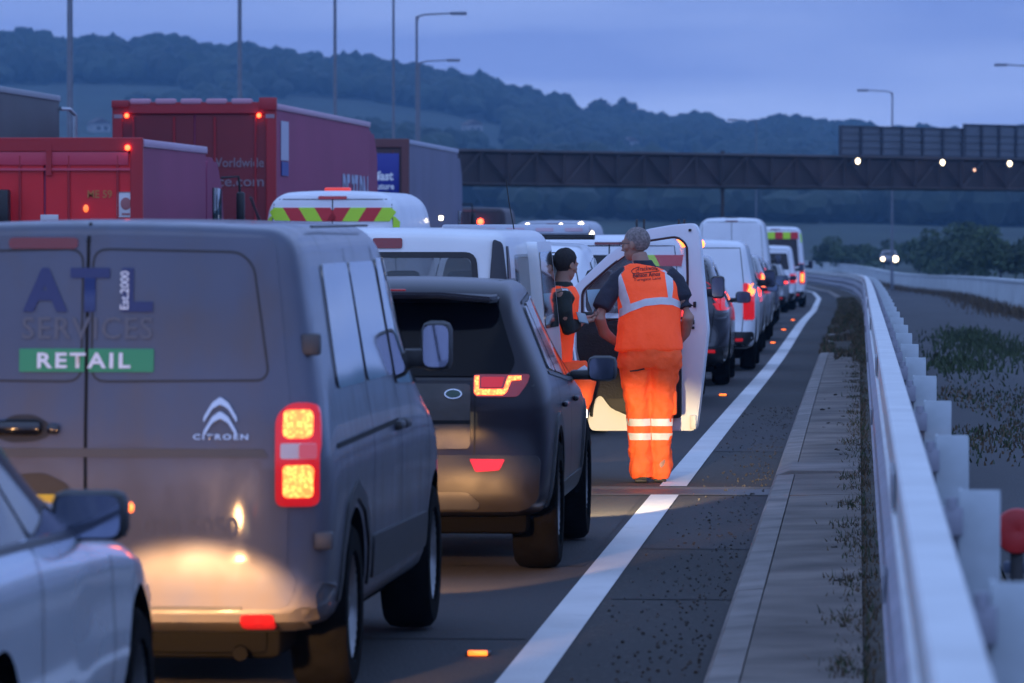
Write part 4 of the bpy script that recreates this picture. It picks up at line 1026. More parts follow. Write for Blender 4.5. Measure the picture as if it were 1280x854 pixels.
# ---------------------------------------------------------------- white crew van with the open door (rear at depth 33.7)
def crew_van():
    D0 = 35.2; x, y = world_of(468, D0); yaw = -2.6
    root = empty('crew_van', 'white crew van with its driver door wide open and a worker in the doorway', 'van', (x, y, gz(y)), R(yaw))
    paint = mat('white_van_paint', (.76, .78, .80), .3, coat=.5, var=.05, vscale=2, dirt=((.26, .24, .21), -.08, .1, 1.0, .8))
    hw = .955; H = 1.89; L = 4.99; be = 1.10
    keys = [[0, hw - .03, .38, be, H - .04, .87, .08], [.06, hw - .01, .34, be, H - .02, .89, .08], [.2, hw, .3, be, H, .89, .09], [2.9, hw, .3, be, H, .88, .10], [3.3, hw, .3, be, H - .03, .86, .11], [3.7, hw, .3, be, 1.62, .80, .12], [4.15, hw, .3, be - .06, 1.25, .80, .1], [4.35, hw, .3, .98, 1.14, .8, .1], [4.85, hw - .06, .28, .8, .95, .70, .1], [4.95, hw - .15, .28, .66, .8, .6, .1]]
    def df(v):
        if v.y < .6: v.y += max(0, v.z - be) * .10 * (1 - max(0, v.y) / .6) + max(0, abs(v.x) - .75) ** 2 * 1.5 * (1 - max(0, v.y) / .6)
        return v
    full = loft(keys, .15, (.015, .05), df); tb = BVHTree.FromBMesh(full)
    inner = loft([[k[0] if 0 < i < len(keys) - 1 else k[0], k[1] - .05, .50, k[3], min(k[4] - .055, 2), k[5] - .05, k[6]] for i, k in enumerate(keys[:7])][0:7], .3, (.0, .0), None, 0)
    for v in inner.verts:
        v.co.y = .30 + v.co.y * .91
    cut = wells(hw, (.95, 4.1), .40, .35) + [inner]
    c = bmesh.new(); extr(c, rnd([(-.70, 1.30), (.70, 1.30), (.66, 1.70), (-.66, 1.70)], .06), .9, 'Y', -.3); cut.append(c)              # rear screen opening
    for s0 in (-1, 1):
        for P in ([(.55, 1.22), (1.55, 1.22), (1.55, 1.70), (.65, 1.70)], [(1.70, 1.22), (2.46, 1.22), (2.46, 1.70), (1.70, 1.70)]):
            c = bmesh.new(); extr(c, rnd(P, .06), .5, 'X', .70 if s0 > 0 else -1.2); cut.append(c)
    c = bmesh.new(); extr(c, rnd([(2.60, .42), (3.62, .42), (3.72, .70), (3.72, 1.14), (3.52, 1.42), (3.20, 1.76), (2.60, 1.80)], .06), .5, 'X', .70); cut.append(c)   # driver doorway
    c = bmesh.new(); extr(c, rnd([(2.62, 1.16), (3.70, 1.14), (3.50, 1.42), (3.18, 1.72), (2.62, 1.74)], .05), .5, 'X', -1.2); cut.append(c)
    c = bmesh.new(); extr(c, rnd([(-.66, 1.26), (.66, 1.26), (.62, 1.76), (-.62, 1.76)], .06), 1.6, 'Y', 3.25); cut.append(c)
    bm = carve(full, cut); body = obj('body', bm, [paint, UND], root, angle=50)
    T = tb
    TG = mat('tinted_glass', (.10, .12, .13), .03, trans=0, alpha=.55, spec=.6)
    patch('rear_window', T, 'B', rnd([(-.72, 1.28), (.72, 1.28), (.68, 1.72), (-.68, 1.72)], .06), TG, root, .004, .07, 0)
    b = rnd([(-.72, 1.28), (.72, 1.28), (.68, 1.72), (-.68, 1.72)], .06); seam('window_seal', T, 'B', b + [b[0]], BLK, root, .04, .009)
    for f in 'RL':
        for P in ([(.53, 1.20), (1.57, 1.20), (1.57, 1.72), (.63, 1.72)], [(1.68, 1.20), (2.48, 1.20), (2.48, 1.72), (1.68, 1.72)]): patch('side_window', T, f, rnd(P, .06), TG, root, .002, .08, 0)
        seam('door_shut_line', T, f, [(1.62, .5), (1.62, 1.76)], GAP, root, .016, .003); seam('door_shut_line', T, f, [(2.54, .5), (2.54, 1.78)], GAP, root, .016, .003)
        seam('door_rail', T, f, [(.3, 1.04), (1.6, 1.05)], GAP, root, .03, .003)
    sdp = patch('sliding_door', T, 'R', rnd([(1.52, .46), (2.58, .46), (2.58, 1.2), (2.50, 1.80), (1.52, 1.80)], .05), paint, root, .075, .08, .085)
    patch('door_window', T, 'R', rnd([(1.60, 1.18), (2.50, 1.18), (2.42, 1.73), (1.60, 1.73)], .05), SGL, sdp, .082, .08, .004)
    patch('front_door_window', T, 'L', rnd([(2.60, 1.14), (3.72, 1.12), (3.52, 1.42), (3.18, 1.74), (2.60, 1.76)], .05), TG, root, .003, .08, 0)
    patch('windscreen', T, 'F', rnd([(-.68, 1.24), (.68, 1.24), (.64, 1.78), (-.64, 1.78)], .06), TG, root, .003, .08, 0)
    patch('brake_lamp', T, 'B', rect(.08 - .10, .08 + .105, 1.765, 1.835, .015), mat('high_brake_lens', (.24, .015, .02), .25, coat=.4, es=0), root, .012, .04)
    for sg in (-1, 1):
        P = rnd([(sg * .80, 1.0), (sg * .90, 1.0), (sg * .90, 1.5), (sg * .865, 1.80), (sg * .81, 1.83), (sg * .79, 1.5)], .04)
        patch('corner_pillar', T, 'B', P, mat('dark_pillar', (.03, .03, .038), .35), root, .020, .03)
        patch('corner_pillar', T, 'R' if sg > 0 else 'L', rnd([(.12, 1.10), (.20, 1.10), (.27, 1.60), (.25, 1.78), (.19, 1.78), (.14, 1.40)], .02), mat('dark_pillar', (.03, .03, .038), .35), root, .010, .05)
        a, b_ = sorted((sg * .80, sg * .94)); patch('tail_lamp', T, 'B', rect(a, b_, .62, .98, .04), LNR, root, .018, .04)
    patch('rear_bumper', T, 'B', rect(-.92, .92, .33, .56, .04), BLK, root, .016, .06, .02)
    patch('number_plate', T, 'B', rect(-.26, .26, .72, .83, .01), YPL, root, .012, .08)
    mirror(root, -.93, 3.62, 1.30, -1, .16, .25, .12)
    for yy in (.95, 4.1):
        for sx in (-1, 1): wheel(root, sx * (hw - .12), yy, .34, .22)
    b = bmesh.new(); box(b, (0, 2.4, .30), (1.5, 4.2, .16), .04); obj('underbody', b, UND, root)
    b = bmesh.new(); box(b, (0, 1.9, .53), (1.75, 3.6, .03)); obj('cabin_floor', b, BLK, root)
    def seat(px_, py_):
        b = bmesh.new(); box(b, (px_, py_, .80), (.50, .50, .16), .05); box(b, (px_, py_ - .24, 1.12), (.48, .14, .56), .05, rx=R(-8)); box(b, (px_, py_ - .31, 1.50), (.26, .10, .20), .045); box(b, (px_, py_, .62), (.42, .42, .24), .02); obj('seat', b, FAB, root)
    seat(.50, 2.95); seat(-.50, 2.95); seat(.45, 1.75); seat(-.45, 1.75); seat(0, 1.75)
    b = bmesh.new(); box(b, (0, 3.72, 1.05), (1.7, .42, .30), .08); obj('dashboard', b, BLK, root)
    b = bmesh.new()
    for k in range(24):
        a = k / 24 * 6.283; a2 = (k + 1) / 24 * 6.283
        cyl(b, (.5 + .19 * math.cos(a), 3.42 + .07 * math.sin(a), 1.13 + .17 * math.sin(a)), (.5 + .19 * math.cos(a2), 3.42 + .07 * math.sin(a2), 1.13 + .17 * math.sin(a2)), .014, n=8)
    cyl(b, (.5, 3.42, 1.13), (.5, 3.62, 1.02), .03, n=10); box(b, (.5, 3.42, 1.13), (.34, .03, .06), .01); obj('steering_wheel', b, BLK, root)
    for sx in (-1, 1):
        b = bmesh.new(); box(b, (sx * .72, 4.85, .72), (.28, .1, .2), .04); obj('headlight', b, WHL, root); spot(root, sx * .70, 5.02, .70, 110, 11, 24, .2)
    b = bmesh.new(); tube(b, [(.62, 3.1, 1.87), (.60, 2.9, 2.1), (.59, 2.8, 2.26)], .005, 5); obj('aerial', b, BLK, root)
    # open driver door, drawn in its own plane: a across (0 at hinge), z up
    Dd = 39.25; h = at(716, 400, Dd); t = at(872, 400, Dd - .25)
    M = root.matrix_basis; M = Matrix.Translation(root.location) @ Euler((0, 0, R(yaw))).to_matrix().to_4x4()
    hl = M.inverted() @ Vector((h.x, h.y, gz(h.y))); tl = M.inverted() @ Vector((t.x, t.y, gz(h.y)))
    wd = (Vector((tl.x, tl.y)) - Vector((hl.x, hl.y))).length; an = math.atan2(tl.y - hl.y, tl.x - hl.x)
    def q(px_, py_): # pixel in photo -> door plane
        a = (px_ - 716) / 156.0; s_ = FPX / lerp(Dd, Dd - .25, a)
        return (a * wd, CH + .05 - (py_ - HZ) / s_)
    outer = rnd([q(737, 541), q(725, 488), q(718, 440), q(715, 362), q(762, 318), q(806, 289), q(840, 283), q(867, 281), q(873, 292), q(880, 370), q(884, 415), q(878, 470), q(872, 520), q(869, 541)], .04, 3)
    win = rnd([q(727, 366), q(765, 333), q(806, 304), q(846, 298), q(858, 308), q(859, 352), q(857, 400), q(727, 402)], .05, 4)
    frame_in = win
    od = bpy.data.objects.new('open_door', None)
    b = bmesh.new(); extr(b, outer, .085, 'Y', 0.02); cwin = bmesh.new(); extr(cwin, win, .4, 'Y', -.15)
    o = tmp(b); q2 = tmp(cwin); mm = o.modifiers.new('b', 'BOOLEAN'); mm.operation = 'DIFFERENCE'; mm.solver = 'EXACT'; mm.object = q2
    b = ev_bm(o); d_ = q2.data; bpy.data.objects.remove(q2); bpy.data.meshes.remove(d_)
    bmesh.ops.bevel(b, geom=[e for e in b.edges if len(e.link_faces) == 2 and e.calc_face_angle() > 1], offset=.008, segments=2, affect='EDGES')
    dp = mat('door_paint', (.74, .78, .84), .32, coat=.4, var=.04, vscale=2)
    door = obj('open_door', b, dp, root); door.location = (hl.x, hl.y, 0); door.rotation_euler = (0, 0, an)
    b = bmesh.new(); extr(b, rnd([q(740, 526), q(733, 480), q(722, 440), q(721, 404), q(852, 402), q(852, 525), q(790, 524), q(764, 512), q(752, 496), q(744, 500)], .03, 3), .05, 'Y', -.03)
    bmesh.ops.bevel(b, geom=[e for e in b.edges if e.calc_face_angle(0) > 1], offset=.01, segments=2, affect='EDGES'); obj('door_trim', b, mat('door_card', (.016, .016, .018), .7, var=.3, vscale=9, bump=.3), door)
    b = bmesh.new(); extr(b, rnd([q(768, 450), q(845, 450), q(845, 462), q(768, 462)], .02), .07, 'Y', -.09); extr(b, rnd([q(760, 500), q(840, 500), q(840, 516), q(772, 516)], .03), .06, 'Y', -.08); obj('door_pocket', b, BLK, door)
    b = bmesh.new(); wr_ = win + [win[0]]; tube(b, [(a, .018, z) for a, z in win] + [(win[0][0], .018, win[0][1])], .010, 6); obj('window_seal', b, mat('seal_dark', (.05, .015, .015), .6), door)
    b = bmesh.new(); extr(b, win, .006, 'Y', .06); obj('window_pane', b, mat('clear_glass', (.5, .55, .6), .02, alpha=.12, spec=.4), door, smooth=False)
    for nm, (u_, v_), sz in (('door_latch', (868, 383), (.022, .02, .045)), ('door_latch', (864, 405), (.045, .02, .035)), ('door_latch', (866, 412), (.02, .02, .02)), ('rubber_buffer', (862, 290), (.02, .02, .02))):
        b = bmesh.new(); a1 = q(u_, v_); box(b, (a1[0], .012, a1[1]), sz, .004); obj(nm, b, BLK, door)
    for u_, v_ in ((722, 420), (733, 505)):
        b = bmesh.new(); a1 = q(u_, v_); box(b, (a1[0], .06, a1[1]), (.05, .07, .07), .01); obj('hinge', b, BLK, door)
    b = bmesh.new(); a1 = q(868, 530); box(b, (a1[0] - .01, .005, a1[1]), (.05, .03, .11), .01); obj('door_reflector', b, mat('bare_white', (.7, .7, .66), .5), door)
    b = bmesh.new(); box(b, (.17, .17, 1.42), (.22, .12, .34), .05); box(b, (.10, .10, 1.22), (.12, .1, .08), .02); obj('wing_mirror', b, BLK, door)
    return root, M
CV, CVM = crew_van()

# ---------------------------------------------------------------- pale blue-white car in the near left corner
def near_car():
    D1 = 17.3; L = 4.35; x, y = world_of(0, D1); cx = -3.26
    root = empty('hatchback', 'silver-white car close to the camera, cut off by the left edge of the photo', 'car', (cx, D1 - L + .15, gz(12)), R(-.3))
    paint = mat('silver_car_paint', (.62, .70, .80), .26, metal=.25, coat=.9, var=.04, vscale=2)
    hw = .915; H = 1.46
    keys = [[0, hw - .12, .34, .88, 1.12, .64, .12], [.10, hw - .03, .28, .92, 1.30, .66, .12], [.4, hw, .25, .94, 1.43, .66, .12], [1.4, hw, .23, .93, H, .66, .13], [2.0, hw, .23, .91, 1.43, .65, .13], [2.5, hw, .23, .90, 1.20, .64, .10], [2.95, hw, .23, .89, 1.00, .72, .07],
            [3.2, hw, .23, .86, .985, .76, .07], [3.6, hw, .23, .80, .93, .70, .07], [4.0, hw - .05, .22, .70, .84, .62, .07], [4.2, hw - .14, .22, .58, .72, .50, .07], [4.3, hw - .24, .25, .46, .58, .42, .07]]
    def df(v):
        if v.y < .9: v.y += max(0, v.z - .9) * .5 * (1 - max(0, v.y) / .9) + max(0, abs(v.x) - .66) ** 2 * 2 * (1 - max(0, v.y) / .9)
        # wing bulge over the front wheel and bonnet creases
        if 3.0 < v.y < 4.1 and v.z > .5: v.z += .02 * math.exp(-((abs(v.x) - .68) / .09) ** 2) * math.sin((v.y - 3.0) / 1.1 * math.pi)
        if 2.2 < v.y < 4.2 and .3 < v.z < .75: v.x += (1 if v.x > 0 else -1) * .016 * math.cos((v.z - .52) * 14) * (abs(v.x) > .8)
        return v
    bm = loft(keys, .13, (.02, .08), df, 1); bm = carve(bm, wells(hw, (.80, 3.46), .385, .335))
    body = obj('body', bm, [paint, UND], root, angle=50); T = bvh_of(body)
    for f, sg in (('R', 1), ('L', -1)):
        patch('side_window', T, f, rnd([(.6, 1.0), (1.45, .985), (1.45, 1.34), (.85, 1.31)], .05), GLS, root, .010, .06)
        patch('side_window', T, f, rnd([(1.50, .985), (2.75, .955), (2.52, 1.13), (2.12, 1.31), (1.50, 1.35)], .04), GLS, root, .010, .06)
        seam('door_shut_line', T, f, [(1.48, .3), (1.48, .97)], GAP, root, .009, .003); seam('door_shut_line', T, f, [(2.80, .32), (2.86, .70), (2.80, .93)], GAP, root, .009, .003)
        seam('window_trim', T, f, [(.6, .985), (1.45, .97), (2.80, .94)], BLK, root, .02, .006); seam('window_trim', T, f, [(2.86, .93), (2.55, 1.16), (2.12, 1.34), (1.5, 1.38)], BLK, root, .045, .005)
        hl = patch('headlight', T, f, rnd([(3.78, .70), (4.12, .62), (4.20, .52), (4.02, .58), (3.86, .64)], .02), mat('clear_lamp', (.4, .42, .45), .1, coat=.8), root, .006, .04)
        patch('amber_reflection', T, f, rnd([(3.92, .66), (4.06, .63), (4.06, .60), (3.94, .63)], .01), AMB, hl, .010, .03)  # amber reflection on the headlamp side, drawn as a glowing patch
    patch('bonnet', T, 'T', rnd([(-.64, 3.02), (.64, 3.02), (.56, 3.95), (.3, 4.13), (-.3, 4.13), (-.56, 3.95)], .06), paint, root, .004, .08, .01)
    patch('windscreen', T, 'F', rnd([(-.70, 1.0), (.70, 1.0), (.56, 1.38), (-.56, 1.38)], .08), GLS, root, .004, .07)
    patch('rear_window', T, 'B', rnd([(-.62, 1.0), (.62, 1.0), (.54, 1.34), (-.54, 1.34)], .08), GLS, root, .004, .07)
    for sg in (-1, 1):
        a, b_ = sorted((sg * .60, sg * .88)); patch('tail_lamp', T, 'B', rect(a, b_, .78, .92, .03), LNR, root, .01, .04)
    m_ = mirror(root, .73, 2.42, 1.000, 1, .235, .155, .055, BLK); mirror(root, -.73, 2.42, 1.000, -1, .235, .155, .055, BLK)
    b = bmesh.new(); box(b, (.105, .09, .02), (.03, .05, .03), .01); obj('indicator_repeater', b, AMB, m_)
    for yy in (.80, 3.46):
        for sx in (-1, 1): wheel(root, sx * (hw - .11), yy, .325, .215)
    b = bmesh.new(); box(b, (0, 2.1, .22), (1.4, 3.6, .12), .04); obj('underbody', b, UND, root)
    b = bmesh.new(); box(b, (0, 2.0, .8), (1.5, 1.2, .1), .04); obj('dashboard', b, BLK, root)
    for sx in (-1, 1):
        b = bmesh.new(); box(b, (sx * .62, 4.19, .56), (.26, .08, .10), .03); obj('headlight', b, WHL, root); spot(root, sx * .62, 4.40, .60, 720, 14.6, 32, .2)
        spot(root, sx * .62, 4.41, .62, 22, 3, 95, .9)
    return root
near_car()

# ---------------------------------------------------------------- the rest of the queue
WP = mat('white_paint', (.76, .79, .84), .32, coat=.5, var=.05, vscale=2, dirt=((.25, .24, .22), -.1, .1, 1.0, .8))
DK = mat('black_car_paint', (.018, .018, .024), .25, metal=.2, coat=.9); SV = mat('silver_paint', (.30, .31, .33), .3, metal=.5, coat=.7, var=.1)
CHY = mat('chevron_yellow', (.50, .80, .03), .5, emit=(.55, 1, .05), es=.0); CHRD = mat('chevron_red', (.60, .02, .03), .5, emit=(1, .03, .04), es=.0)
def chevrons(root, T, x0, x1, z0, z1, n, slope_=.12, off=.01):
    """red and yellow slanted stripes either side of the centre line"""
    for sg in (-1, 1):
        w_ = (x1 - x0) / n
        for k in range(n):
            a = x0 + k * w_; b_ = a + w_; m_ = CHRD if k % 2 == 0 else CHY
            P = [(sg * (a + slope_), z0), (sg * (b_ + slope_), z0), (sg * b_, z1), (sg * a, z1)]
            P = [(max(-x1 - .02, min(x1 + .02, u)), v) for u, v in P]
            patch('chevron_stripe', T, 'B', P, m_, root, off, .07, .003)
# white 4x4 pickup with a light bar, in front of the crew van
pos = on_road(757, 47.5, 1.86)
rt, T, bd = vehicle('car', 'pickup_truck', 'white 4x4 with a long light bar across its roof, in front of the open door', 'pickup', pos, 0, 4.9, 1.86, 1.78, WP, belt=1.08, wr=.38, lean=.12, r=.1)
b = bmesh.new(); box(b, (0, 1.5, 1.92), (1.42, .28, .09), .03); lb = obj('light_bar', b, mat('bar_white', (.45, .48, .55), .3), rt)
b = bmesh.new(); box(b, (0, 1.5, 1.845), (1.50, .20, .05), .01); obj('bar_mount', b, BLK, lb)
for k in range(5):
    b = bmesh.new(); box(b, (-.56 + k * .28, 1.356, 1.915), (.17, .01, .035), .003); obj('bar_lens', b, mat('bar_lens', (.5, .35, .4), .3), lb)
# recovery / traffic van with amber beacons seen through the open door window
pos = on_road(862, 55.5, 1.75)
rt, T, bd = vehicle('van', 'patrol_van', 'white van with amber roof beacon, seen through the window of the open door', 'van', (pos[0] + .0, pos[1], pos[2]), 0, 4.8, 1.86, 1.86, WP, belt=1.05, glow=(REDL, .4, .7))
for k in range(3): patch('chevron_stripe', T, 'B', [(.34 + k * .15, 1.66), (.49 + k * .15, 1.66), (.56 + k * .14, 1.54), (.41 + k * .14, 1.54)], (CHY, CHRD, CHRD)[k], rt, .022, .07, .003)
patch('rear_window', T, 'B', rnd([(-.78, 1.10), (.30, 1.10), (.26, 1.66), (-.74, 1.66)], .05), GLS, rt, .016, .08)
b = bmesh.new(); box(b, (.42, .33, 1.765), (1.2, .06, .03), .01); lb = obj('beacon_bar', b, BLK, rt)
for xx in (.73, .98):
    b = bmesh.new(); ellip(b, (xx, .30, 1.78), (.11 if xx < .8 else .05, .09, .05), 14); obj('beacon', b, AMB, lb)
for xx in (.28, .36, .74, .80):
    b = bmesh.new(); box(b, (xx, .5, 1.93), (.025, .04, .24), .005); obj('roof_bracket', b, BLK, rt)
# dark hatchback
pos = on_road(909, 64.0, 1.76)
vehicle('car', 'dark_hatchback', 'black hatchback with faint red lamp strips, right behind the small white van', 'car', pos, 0, 4.3, 1.80, 1.64, DK, belt=1.0, glow=(REDL, .55, .95), lamp_z=(.95, 1.32), lamp_w=.10, lean=.30, wr=.34)
# small white van
def lampS(root, T, hw):
    for sg in (-1, 1):
        a, b_ = sorted((sg * (hw - .17), sg * (hw - .02)))
        tl = patch('tail_lamp', T, 'B', rect(a, b_, .72, 1.24, .03), LNR, root, .014, .05)
        patch('lamp_glow', T, 'B', rnd([(sg * (hw - .17), 1.0), (sg * (hw - .03), 1.08), (sg * (hw - .03), 1.24), (sg * (hw - .10), 1.18)], .02), HOT, tl, .025, .04)
pos = on_road(944, 72.0, 1.80)
rt, T, bd = vehicle('van', 'small_van', 'small plain white panel van with one bright tail lamp, behind the tall white van', 'van', pos, 0, 4.4, 1.80, 1.83, WP, lampfn=lampS, rearwin=False, belt=1.05)
# silver people carrier, its mirror and lit lamp
pos = on_road(963, 96, 1.82)
vehicle('car', 'people_carrier', 'silver people carrier half hidden by the small white van, orange lamp lit', 'car', pos, 0, 4.5, 1.82, 1.62, SV, belt=1.0, glow=(HOT, .3, .9), lamp_z=(.9, 1.3), lamp_w=.2)
# black car beyond it
pos = on_road(966, 112, 1.8)
vehicle('car', 'black_car', 'dark car ahead of the silver people carrier, one orange-red lamp showing', 'car', pos, 0, 4.4, 1.8, 1.60, DK, glow=(HOT, .2, .8), lamp_z=(.95, 1.35), lamp_w=.2, belt=1.0)
pos = on_road(953, 84, 1.8)
vehicle('car', 'grey_car', 'grey car just ahead of the small white van, mostly hidden behind it', 'car', pos, 0, 4.3, 1.8, 1.55, SV, belt=.98, glow=(REDL, .3, .9), lamp_z=(.85, 1.15), lamp_w=.2)
pos = on_road(972, 122, 1.8)
vehicle('car', 'blue_car', 'dark blue car beside the rear of the tall white van, red lamp showing', 'car', pos, 0, 4.3, 1.8, 1.52, mat('navy_car', (.02, .03, .07), .25, coat=.8), belt=.98, glow=(REDL, .3, .9), lamp_z=(.85, 1.15), lamp_w=.25)
# tall white van
pos = on_road(962, 133, 1.98)
rt, T, bd = vehicle('van', 'tall_van', 'tallest plain white high-roof panel van in the queue, ahead of the small white van', 'van', pos, 0, 6.0, 1.98, 2.62, WP, rearwin=False, belt=1.3, r=.28, wr=.36)
b = bmesh.new(); box(b, (.0, .25, 2.63), (.3, .06, .05), .01); obj('roof_marker', b, BLK, rt)
pos = on_road(985, 152, 1.78)
vehicle('car', 'silver_car', 'small silver car with red lamps between the tall white van and the chequered van', 'car', pos, 0, 4.1, 1.78, 1.50, SV, glow=(REDL, .1, .9), lamp_z=(.85, 1.1), lamp_w=.25)
pos = on_road(994, 161, 1.9)
vehicle('van', 'far_van', 'white van with dark rear windows, second from the far end of the queue', 'van', pos, 0, 4.9, 1.9, 2.02, WP, glow=(REDL, .3, .8))
# emergency van with yellow/red blocks
pos = on_road(1006, 173, 2.0)
rt, T, bd = vehicle('van', 'rescue_van', 'farthest van in the queue, white with yellow and red blocks across its top', 'van', pos, 0, 6.0, 2.0, 2.72, WP, belt=1.2, r=.22, glow=(HOT, .1, .5), lamp_z=(.8, 1.5))
for k in range(6): patch('marking_block', T, 'B', rect(-.78 + k * .26, -.78 + k * .26 + .25, 2.32, 2.55, .005), CHRD if k % 2 else CHY, rt, .02, .1, .003)
patch('marking_block', T, 'R', rect(.1, .9, 2.2, 2.5, .01), CHY, rt, .01, .1, .003)

# ---------------------------------------------------------------- neighbouring lane: high roof van with chevrons
x, y = world_of(415, 67.4)
rt, T, bd = vehicle('van', 'chevron_van', 'white high-roof van with red and yellow chevrons, in front of the red trailers', 'van', (x, y, gz(y)), R(-1.5), 5.6, 2.04, 2.47, WP, belt=1.3, r=.30, rearwin=False, wr=.36)
chevrons(rt, T, .03, .87, 2.08, 2.26, 4, -.11, .014)
for sg in (-1, 1):
    patch('chevron_stripe', T, 'B', [(sg * .80, 1.6), (sg * .87, 1.6), (sg * .88, 2.15), (sg * .80, 2.15)], CHY, rt, .012, .07, .003)
patch('brake_lamp', T, 'B', rect(-.19, .19, 2.37, 2.41, .02), LNS, rt, .016, .06)
patch('door_panel', T, 'B', rnd([(-.74, 1.5), (.74, 1.5), (.72, 2.0), (-.72, 2.0)], .08), WP, rt, .014, .08)
b = bmesh.new(); box(b, (.0, .6, 2.50), (.34, .16, .06), .02); obj('beacon', b, mat('beacon_red', (.45, .04, .03), .3, emit=(1, .06, .03), es=.25), rt)
b = bmesh.new(); box(b, (.98, 4.3, 2.13), (.05, .1, .06), .01); obj('side_marker', b, WHL, rt)
x, y = world_of(700, 117)
rt, T, bd = vehicle('van', 'coach', 'white high-sided vehicle with pale roof lights, far ahead above the light bar', 'coach', (-6.9, 116, gz(116)), 0, 6.5, 2.15, 2.40, mat('coach_white', (.42, .45, .52), .4), belt=1.2, r=.25, wr=.38, rearwin=False)
for xx, zz in ((.16, 2.30), (.62, 2.33), (.86, 2.12), (-.6, 2.3)):
    b = bmesh.new(); ellip(b, (xx, -.03 + .12, zz), (.055, .04, .055), 10); obj('roof_light', b, WHL, rt)

# ---------------------------------------------------------------- lorries
def lorry(name, label, px_r, D, W, H, L, rear_m, side_m, roof_m, lane_x=None, yaw=0, cab=True, rear=None, box0=1.05):
    x, y = world_of(px_r, D); cx = x - W / 2
    root = empty(name, label, 'lorry', (cx, y, gz(y)), R(yaw))
    b = bmesh.new()
    prof = rnd([(-W / 2, box0), (W / 2, box0), (W / 2, H), (-W / 2, H)], .10, 4)
    extr(b, prof, L, 'Y', .04); obj('trailer_box', b, side_m, root, angle=60)
    b = bmesh.new(); o_ = [(-W / 2 - .01, box0 - .03), (W / 2 + .01, box0 - .03), (W / 2 + .01, H + .02), (-W / 2 - .01, H + .02)]
    box(b, (-W / 2 + .07, .02, (H + box0) / 2), (.16, .10, H - box0 + .06), .015); box(b, (W / 2 - .07, .02, (H + box0) / 2), (.16, .10, H - box0 + .06), .015); box(b, (0, .015, H - .06), (W - .27, .09, .18), .012); box(b, (0, .015, box0 + .05), (W - .27, .09, .15), .012); obj('rear_frame', b, rear_m[0], root, smooth=False)
    for sg in (-1, 1):
        b = bmesh.new(); box(b, (sg * (W / 4 - .035), .04, (H + box0) / 2 - .02), (W / 2 - .095, .05, H - box0 - .28), .012); d = obj('rear_door', b, rear_m[1], root, smooth=False)
        b = bmesh.new()
        for q_ in (.25, .75): cyl(b, (sg * W / 2 * q_, -.0, box0 + .2), (sg * W / 2 * q_, -.0, H - .2), .018, n=8)
        obj('lock_bar', b, rear_m[0], d)
    b = bmesh.new()
    for sg in (-1, 1): box(b, (sg * W / 2, .04 + L / 2, H - .04), (.05, L, .10), .015)
    obj('roof_rail', b, roof_m, root)
    b = bmesh.new(); box(b, (-.4, L * .5, .9), (.18, L * .95, .25), .01); box(b, (.4, L * .5, .9), (.18, L * .95, .25), .01); box(b, (0, .1, .62), (W * .9, .12, .14), .02); obj('chassis', b, UND, root)
    for yy in ([1.6, 2.9, 4.2] if L > 9 else [1.6, L - .5]):
        for sg in (-1, 1): wheel(root, sg * (W / 2 - .2), yy, .5, .34, 8)
    for sg in (-1, 1):
        b = bmesh.new(); box(b, (sg * (W / 2 - .3), .02, .75), (.4, .08, .14), .02); obj('tail_lamp', b, LNR, root)
    if cab:
        b = bmesh.new(); P = rnd([(L + .5, .75), (L + 2.6, .75), (L + 2.6, 1.8), (L + 2.35, H - .55), (L + 1.7, H - .12), (L + .5, H - .12)], .15); extr(b, P, 2.4, 'X', -1.2)
        bmesh.ops.bevel(b, geom=[e for e in b.edges if e.calc_face_angle(0) > 1], offset=.06, segments=2, affect='EDGES'); c_ = obj('cab', b, side_m, root)
        for sg in (-1, 1): wheel(root, sg * 1.0, L + 1.9, .5, .32, 8)
        b = bmesh.new(); box(b, (0, L + 2.52, 2.3), (2.1, .06, .9), .02, rx=R(8)); obj('windscreen', b, GLS, c_)
        b = bmesh.new(); box(b, (1.21, L + 1.6, 2.2), (.03, .9, .7), .01); obj('cab_window', b, GLS, c_)
        b = bmesh.new(); box(b, (-1.21, L + 1.6, 2.2), (.03, .9, .7), .01); obj('cab_window', b, GLS, c_)
        b = bmesh.new(); tube(b, [(1.18, L + 2.3, 2.7), (1.42, L + 2.4, 2.72), (1.45, L + 2.4, 2.4)], .02, 6); box(b, (1.45, L + 2.4, 2.25), (.12, .1, .5), .03); obj('wing_mirror', b, BLK, c_)
    return root
def topl(root, xs, z, m=None, y=-.045, r=.036):
    for x in xs:
        b = bmesh.new(); ellip(b, (x, y, z), (r, .03, r), 12); obj('marker_lamp', b, m or mat('marker_lamp', (.8, .1, .05), .3, emit=(1, .07, .02), es=4), root)
RF = mat('lorry_dark_red', (.34, .012, .022), .5, var=.15, vscale=.6); RD = mat('lorry_dark_door', (.18, .010, .020), .5, var=.15, vscale=.8)
RS = mat('lorry_wine_side', (.31, .055, .13), .62, coat=0, spec=.25, var=.10, vscale=.35, detail=6); RR = mat('rail_pink', (.52, .30, .40), .35)
r1 = lorry('red_trailer', 'tall dark red articulated trailer with six pale roof segments and two red lamps', 345, 80, 2.56, 3.98, 14.5, (RF, RD), RS, RR, yaw=-.3)
topl(r1, (-1.06, 1.02), 3.80); 
for k in range(5):
    b = bmesh.new(); box(b, (-.85 + k * .40, .02, 4.02), (.33, .14, .09), .03); obj('roof_segment', b, mat('roof_pink', (.50, .24, .32), .4), r1)
